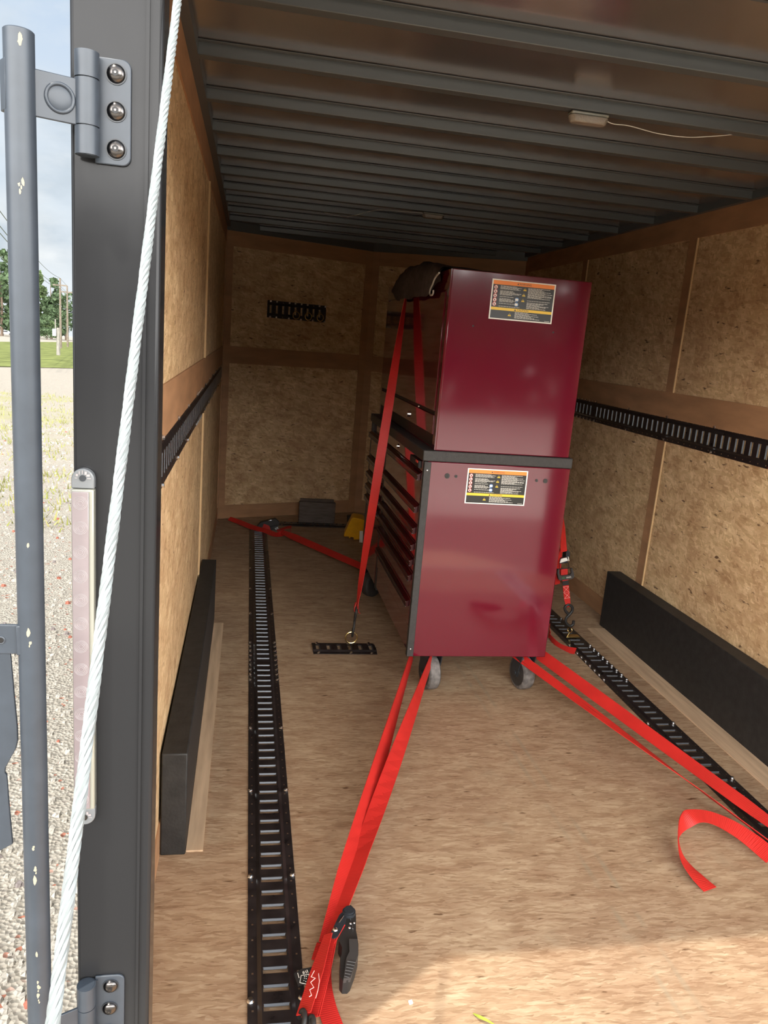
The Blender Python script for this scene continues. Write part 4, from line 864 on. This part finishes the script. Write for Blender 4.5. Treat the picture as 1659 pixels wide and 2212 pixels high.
# upright clear light bar
lt = thing('light_bar', 'long clear LED light bar upright on the left post', 'light bar', aty(178, 1775, YP-.01))
a = aty(154, 1055, YP-.012); b = aty(201, 1745, YP-.012); x0, x1 = a.x, a.x+.0288; z1, z0 = a.z, b.z
MB().box((x0, YP-.016, z0), (x1, YP-.0005, z1)).build('housing', M['lens_rim'], lt, bevel=.002)
ln = MB().box((x0+.0015, YP-.0185, z0+.003), (x1-.006, YP-.016, z1-.003)).build('lens', M['lens_pink'], lt, bevel=.0008)
mb = MB(); xm = (x0+x1-.0045)/2; K = 14
for k in range(K):
    zc = z0+.018+(z1-z0-.036)*k/(K-1)
    for R_ in (.003, .0052, .0072, .0088): mb.ring((xm, YP-.0186, zc), Y1, R_, .00035, 22, 4)
mb.build('lens_rings', M['lens_ring'], lt, smooth=60)
for zc, s in ((z1+.0005, 1), (z0-.0005, -1)):
    w2 = (x1-x0)/2; xc = (x0+x1)/2; P = [V((xc+w2*math.cos(math.radians(i*12)), YP-.013, zc+s*(.012+w2*math.sin(math.radians(i*12))))) for i in range(16)]
    P += [V((x0, YP-.013, zc)), V((x1, YP-.013, zc))]
    cp = MB().prism(P, (0, .0125, 0)).build('end_cap', M['clear_plastic'], lt, bevel=.0015)
    mb = MB(); mb.cyl((xc, YP-.0145, zc+s*.014), (xc, YP-.001, zc+s*.014), .0042, 14); mb.build('screw', M['bolt_dark'] if s < 0 else M['black_satin'], cp, smooth=40)
    mb = MB()
    for i in range(7): q = math.radians(i*30); mb.box((xc-.0004+.006*math.cos(q), YP-.0142, zc+s*.014-.0004+.006*math.sin(q)), (xc+.0004+.010*math.cos(q), YP-.013, zc+s*.014+.0004+.010*math.sin(q)))
    mb.build('rib', M['lens_ring'], cp)
# twisted white cable of the ramp door
ca, cb = aty(391, -60, 1.06), aty(103, 2300, .44); n_ = 420; R0 = .0042; d = (cb-ca); ex, ey = orth(d); mb = MB()
for s in range(6):
    P = []
    for i in range(n_+1):
        q = i/n_; an = 2*math.pi*(s/6+q*d.length/.055); P.append(ca+d*q+ex*math.cos(an)*.0029+ey*math.sin(an)*.0029)
    mb.tube(P, .0021, 5)
tag(mb.build('ramp_cable', M['cable_white'], smooth=70), 'twisted white ramp cable slanting down in front of the left post', 'cable')

# ------------------------------------------------------------------ the yard outside
def yard_mat():
    m, nt, N, L, b = nodes('gravel'); tc = N.new('ShaderNodeTexCoord')
    v1 = N.new('ShaderNodeTexVoronoi'); v1.inputs['Scale'].default_value = 60; L.new(tc.outputs['Object'], v1.inputs['Vector'])
    s1_ = N.new('ShaderNodeSeparateColor'); L.new(v1.outputs['Color'], s1_.inputs[0])
    cr = N.new('ShaderNodeValToRGB'); e = cr.color_ramp.elements
    while len(e) < 5: e.new(.5)
    for el, p, c in zip(e, (0, .1, .5, .965, .985), ((.22, .19, .16), (.30, .27, .225), (.345, .31, .26), (.40, .365, .31), (.30, .12, .08))): el.position = p; el.color = c4(c)
    L.new(s1_.outputs[0], cr.inputs[0])
    n1 = N.new('ShaderNodeTexNoise'); n1.inputs['Scale'].default_value = 0.55; n1.inputs['Detail'].default_value = 9; n1.inputs['Roughness'].default_value = .68; L.new(tc.outputs['Object'], n1.inputs['Vector'])
    n2 = N.new('ShaderNodeTexNoise'); n2.inputs['Scale'].default_value = 5; n2.inputs['Detail'].default_value = 8; L.new(tc.outputs['Object'], n2.inputs['Vector'])
    sx = N.new('ShaderNodeSeparateXYZ'); L.new(tc.outputs['Object'], sx.inputs[0])
    yr = N.new('ShaderNodeMapRange'); yr.inputs['From Min'].default_value = 5; yr.inputs['From Max'].default_value = 18; yr.inputs['To Min'].default_value = -.25; yr.inputs['To Max'].default_value = .07; L.new(sx.outputs['Y'], yr.inputs['Value'])
    y2 = N.new('ShaderNodeMapRange'); y2.inputs['From Min'].default_value = 24; y2.inputs['From Max'].default_value = 30; y2.inputs['To Min'].default_value = 0; y2.inputs['To Max'].default_value = -.16; L.new(sx.outputs['Y'], y2.inputs['Value'])
    ad = N.new('ShaderNodeMath'); L.new(n1.outputs['Fac'], ad.inputs[0]); L.new(yr.outputs[0], ad.inputs[1])
    ad2 = N.new('ShaderNodeMath'); L.new(ad.outputs[0], ad2.inputs[0]); L.new(y2.outputs[0], ad2.inputs[1])
    gm = N.new('ShaderNodeMapRange'); gm.inputs['From Min'].default_value = .53; gm.inputs['From Max'].default_value = .68; gm.inputs['To Max'].default_value = .7; L.new(ad2.outputs[0], gm.inputs['Value'])
    gc = N.new('ShaderNodeValToRGB'); gc.color_ramp.elements[0].color = (.26, .245, .09, 1); gc.color_ramp.elements[1].color = (.36, .345, .15, 1); L.new(n2.outputs['Fac'], gc.inputs[0])
    mx = N.new('ShaderNodeMixRGB'); L.new(gm.outputs[0], mx.inputs[0]); L.new(cr.outputs[0], mx.inputs[1]); L.new(gc.outputs[0], mx.inputs[2])
    L.new(mx.outputs[0], b.inputs['Base Color']); b.inputs['Roughness'].default_value = .9; b.inputs['Specular IOR Level'].default_value = .15
    bp = N.new('ShaderNodeBump'); bp.inputs['Strength'].default_value = .7; bp.inputs['Distance'].default_value = .02; L.new(v1.outputs['Distance'], bp.inputs['Height']); L.new(bp.outputs[0], b.inputs['Normal'])
    return m
M['gravel'] = yard_mat()
M['lawn'] = plain('lawn', (.145, .165, .05), .9, var=.35, vscale=1.2, spec=.1, stretch=(1, .35, 1))
M['asphalt'] = plain('asphalt', (.30, .295, .285), .9, var=.1, vscale=1)
M['foliage'] = plain('foliage', (.055, .085, .04), .7, var=.5, vscale=.5, spec=.2)
M['foliage_light'] = plain('foliage_light', (.085, .125, .05), .7, var=.5, vscale=.5, spec=.2)
M['bark'] = plain('bark', (.12, .085, .06), .9, var=.3, vscale=3)
M['pole_wood'] = plain('pole_wood', (.13, .105, .08), .9, var=.25, vscale=3)
M['post_grey'] = plain('post_grey', (.19, .175, .15), .85, var=.25, vscale=9, stretch=(1, 1, .3))
M['car_white'] = plain('car_white', (.75, .76, .77), .2, coat=.6)
M['car_glass'] = plain('car_glass', (.02, .025, .03), .06)
def sheet(name, poly, mt, dz=0): return struct(MB().poly([V((x, y, gz(y)+dz)) for x, y in poly]).build(name, mt))
struct(MB().add([(-420, -60, -.5), (120, -60, -.5), (120, 0, -.5), (-420, 0, -.5), (120, 600, gz(600)), (-420, 600, gz(600))], [(0, 1, 2, 3), (3, 2, 4, 5)]).build('ground', M['gravel']))
g0, g1 = atg(0, 793), atg(150, 796)
dirg = (g1-g0).normalized(); r0 = atg(0, 736); r1 = atg(150, 738); q0 = atg(0, 722); q1 = atg(150, 716)
def wide(a, b, e0=4, e1=4): d = V((b.x-a.x, b.y-a.y, 0)); return (a.x-d.x*e0, a.y-d.y*e0), (b.x+d.x*e1, b.y+d.y*e1)
M['bounce_sand'] = plain('bounce_sand', (.80, .75, .66), .9, var=.12, vscale=3, spec=.1, bump=.4, bscale=30)  # pale sheet added behind the camera to bounce light inside
sheet('trim_98', [(-30, -16), (30, -16), (30, .6), (-30, .6)], M['bounce_sand'], .012).name = 'bounce_sand_apron'
a_, b_ = wide(g0, g1, 6, 6); c_, d_ = wide(r0, r1, 3, 3); sheet('lawn', [a_, b_, d_, c_], M['lawn'], .03)
e_, f_ = wide(q0, q1, 2, 2); sheet('road', [c_, d_, f_, e_], M['asphalt'], .04)
far1, far2 = (e_[0]*1.9, e_[1]*2.2), (f_[0]*1.9+60, f_[1]*2.2); sheet('verge', [e_, f_, far2, far1], M['lawn'], .03)
# loose stones and grass tufts
rs = random.Random(11); mb = MB()
for i in range(2600):
    Y = 1.2+rs.random()**1.6*16; X = Y*rs.uniform(-.36, -.19)-.1 if i % 5 else rs.uniform(-6, -.5)
    if X > -.35 and Y > .9: X = -.4-rs.random()*.5
    s = rs.uniform(.006, .02)*(1+.03*Y); m_ = 0 if rs.random() < .93 else (1 if rs.random() < .6 else 2); c = V((X, Y, gz(Y)+s*.25))
    ring_ = [c+V((s*math.cos(j*math.pi/3)*rs.uniform(.6, 1.2), s*math.sin(j*math.pi/3)*rs.uniform(.6, 1.2), -s*.25)) for j in range(6)]
    top = [c+V((s*.55*math.cos(j*math.pi/3+.3), s*.55*math.sin(j*math.pi/3+.3), s*rs.uniform(.3, .6))) for j in range(6)]
    mb.add(ring_+top, [list(range(6, 12))]+[(j, (j+1) % 6, 6+(j+1) % 6, 6+j) for j in range(6)], m_)
M['stone'] = plain('stone', (.36, .33, .285), .9, var=.25, vscale=30); M['brick_chip'] = plain('brick_chip', (.30, .10, .065), .9, var=.2, vscale=30); M['stone_dark'] = plain('stone_dark', (.2, .17, .16), .9)
o = mb.build('loose_gravel', [M['stone'], M['brick_chip'], M['stone_dark']]); tag(o, 'loose pale stones and red brick chips strewn over the yard', 'gravel'); o['kind'] = 'stuff'
mb = MB()
for i in range(150):
    Y = rs.uniform(7.5, 27); X = Y*rs.uniform(-.30, -.205)
    for j in range(9):
        b0 = V((X+rs.gauss(0, .16), Y+rs.gauss(0, .16), gz(Y)-.01)); h_ = rs.uniform(.04, .13); an = rs.uniform(0, 6.28); dd = V((math.cos(an), math.sin(an), 0))
        mb.poly([b0-dd*.012, b0+dd*.012, b0+V((rs.gauss(0, .04), rs.gauss(0, .04), h_))], 0 if rs.random() < .6 else 1)
M['blade'] = plain('blade', (.23, .24, .07), .8, spec=.1); M['blade_dry'] = plain('blade_dry', (.31, .285, .12), .8, spec=.1)
o = mb.build('grass_tufts', [M['blade'], M['blade_dry']]); tag(o, 'sparse yellow-green grass tufts growing in the gravel', 'grass'); o['kind'] = 'stuff'
# trees beyond the road
def tree(label, px, py_top, dist, wid, mt, seed, shape='round'):
    dist *= 1.6; wid *= 1.6; rt_ = random.Random(seed); d = ray(px, 720); b = V((d.x/d.y*dist, dist, gz(dist))); top = aty(px, py_top, dist).z; H = top-b.z
    r = thing('tree', label, 'tree', b, 'trees beyond the road')
    mb = MB(); mb.tube([b, b+V((.2, 0, H*.45)), b+V((-.1, 0, H*.9))], [H*.022, H*.016, H*.004], 8); mb.build('trunk', M['bark'], r, smooth=60)
    mb = MB(); blobs = []
    for k in range(16):
        zf = rt_.uniform(.14, 1.008); w_ = wid*(.55 if shape == 'tall' else 1)*(1-abs(zf-.45)**1.5*1.1); blobs.append((b+V((rt_.uniform(-.6, .6)*w_, rt_.uniform(-.5, .5)*w_, zf*H)), w_*rt_.uniform(.30, .48), H*rt_.uniform(.07, .13)))
    for c, rw, rh in blobs:
        for j in range(70):
            t1_ = rt_.uniform(0, 6.28); t2_ = math.acos(rt_.uniform(-1, 1)); q = rt_.uniform(.75, 1.05)
            p = c+V((rw*q*math.sin(t2_)*math.cos(t1_), rw*q*math.sin(t2_)*math.sin(t1_), rh*q*math.cos(t2_))); s = rt_.uniform(.3, .75)*H/14
            ux = V((rt_.gauss(0, 1), rt_.gauss(0, 1), rt_.gauss(0, 1))).normalized(); uy = ux.cross(V((rt_.gauss(0, 1), rt_.gauss(0, 1), rt_.gauss(0, 1)))).normalized()
            mb.poly([p-ux*s-uy*s*.5, p+ux*s-uy*s*.4, p+ux*s*.6+uy*s*.6, p-ux*s*.7+uy*s*.5])
    mb.build('foliage', mt, r)
tree('tall green tree behind the road at the left picture edge', 4, 560, 150, 6.5, M['foliage'], 1)
tree('bushy green tree at the left picture edge behind the white car', -22, 600, 165, 7, M['foliage_light'], 2)
tree('slender tree with a gap in its crown just right of the lock bar', 84, 598, 175, 3.6, M['foliage_light'], 3, 'tall')
tree('taller dark tree between the lock bar and the utility poles', 111, 603, 170, 4.4, M['foliage'], 4, 'tall')
tree('rounded dark tree behind the utility poles', 142, 640, 165, 4.6, M['foliage'], 5)
tree('low pale bush under the dark trees beyond the road', 101, 690, 150, 3.0, M['foliage_light'], 6)
tree('dark low tree hidden mostly behind the lock bar', 62, 650, 180, 6.0, M['foliage'], 7)
tree('low dark bush right beside the lock bar beyond the road', 82, 668, 146, 3.0, M['foliage'], 8)
tree('low dark bush beyond the stump post', 124, 672, 158, 3.4, M['foliage'], 9)
# unseen row of trees added behind the photographer to darken the reflections
mb = MB(); rt_ = random.Random(21)
for i in range(5200):
    x = rt_.uniform(-34, 34); hgt = 4.6+.5*math.sin(x*.31+1)+.5*math.sin(x*.83); z = -.5+hgt*rt_.random()**.8; y = -17-rt_.random()*4-.03*abs(x)
    s = rt_.uniform(.25, .6); ux = V((rt_.gauss(0, 1), rt_.gauss(0, .5), rt_.gauss(0, 1))).normalized(); uy = ux.cross(V((rt_.gauss(0, .3), 1, rt_.gauss(0, .3)))).normalized(); p = V((x, y, z))
    mb.poly([p-ux*s-uy*s*.5, p+ux*s-uy*s*.4, p+ux*s*.6+uy*s*.6, p-ux*s*.7+uy*s*.5])
o = mb.build('added_tree_row', M['foliage']); tag(o, 'added dark row of trees across the yard, seen only mirrored in the cabinet side', 'trees'); o['kind'] = 'stuff'
# utility poles and wires
def upole(label, px, py0, py1, dist):
    d = ray(px, 720); b = V((d.x/d.y*dist, dist, gz(dist))); zt = aty(px, py0, dist).z; r = thing('utility_pole', label, 'utility pole', b, 'utility poles')
    MB().cyl(b, V((b.x, b.y, zt)), .17, 10, 0, .11).build('pole', M['pole_wood'], r, smooth=50)
    MB().box((b.x-.9, b.y-.06, zt-1.0), (b.x+.9, b.y+.06, zt-.82)).build('crossarm', M['pole_wood'], r)
    return V((b.x, b.y, zt))
t1 = upole('nearer wooden utility pole at the roadside', 131, 601, 730, 112); t2 = upole('farther wooden utility pole close to the left post', 146, 618, 728, 128)
for i, (y, zz) in enumerate(((440, .0), (474, -1.0), (490, -1.3), (540, -2.6))):
    A = aty(-12, y, 40); Bp = t1+V((0, 0, zz)); Cc = t2+V((0, 0, zz)); P = [lerp(A, Bp, k/16)-Z1*1.2*math.sin(math.pi*k/16)*.5 for k in range(17)]+[Cc]
    tag(MB().tube(P, .022, 4).build('power_line', M['wire_black']), '%s power line slanting down to the utility poles' % ('topmost', 'second highest', 'third highest', 'lowest')[i], 'power line', 'power lines')
q = atg(126, 768); zt = aty(126, 708, q.y).z
r = thing('stump_post', 'short weathered grey wooden post on the lawn with a box and conduit', 'post', q)
MB().cyl(q, V((q.x+.02, q.y, zt)), .17, 12, 0, .15).build('post', M['post_grey'], r, smooth=50)
MB().box((q.x-.42, q.y-.3, zt-.75), (q.x-.14, q.y+.1, zt-.12)).build('meter_box', M['car_white'], r, bevel=.03); MB().cyl((q.x-.22, q.y, zt-.2), (q.x-.22, q.y, zt+.75), .05, 8).build('conduit', M['post_grey'], r)
# white car on the road
q = atg(14, 723); L_ = 2.2; r = thing('car', 'white car on the road at the left picture edge', 'car', q)
pr = [(-1, .25), (-1.0, .75), (-.92, .95), (-.80, 1.5), (-.1, 1.62), (.32, 1.5), (.52, 1.02), (.95, .88), (1, .45), (.98, .25)]
MB().prism([q+V((a*L_, -.85, b)) for a, b in pr], (0, 1.7, 0)).build('body', M['car_white'], r, bevel=.08)
for y in (-.87, .85): MB().prism([q+V((a*L_, y, b)) for a, b in ((-.84, 1.0), (-.75, 1.42), (-.1, 1.52), (.26, 1.42), (.42, 1.02))], (0, .02, 0)).build('window', M['car_glass'], r)
for x in (-1.35, 1.4):
    for y in (-.86, .66): MB().cyl(q+V((x, y, .34)), q+V((x, y+.2, .34)), .34, 16).build('wheel', M['rubber_black'], r, smooth=40)

for o in bpy.data.objects:
    if '_w' in o: del o['_w']
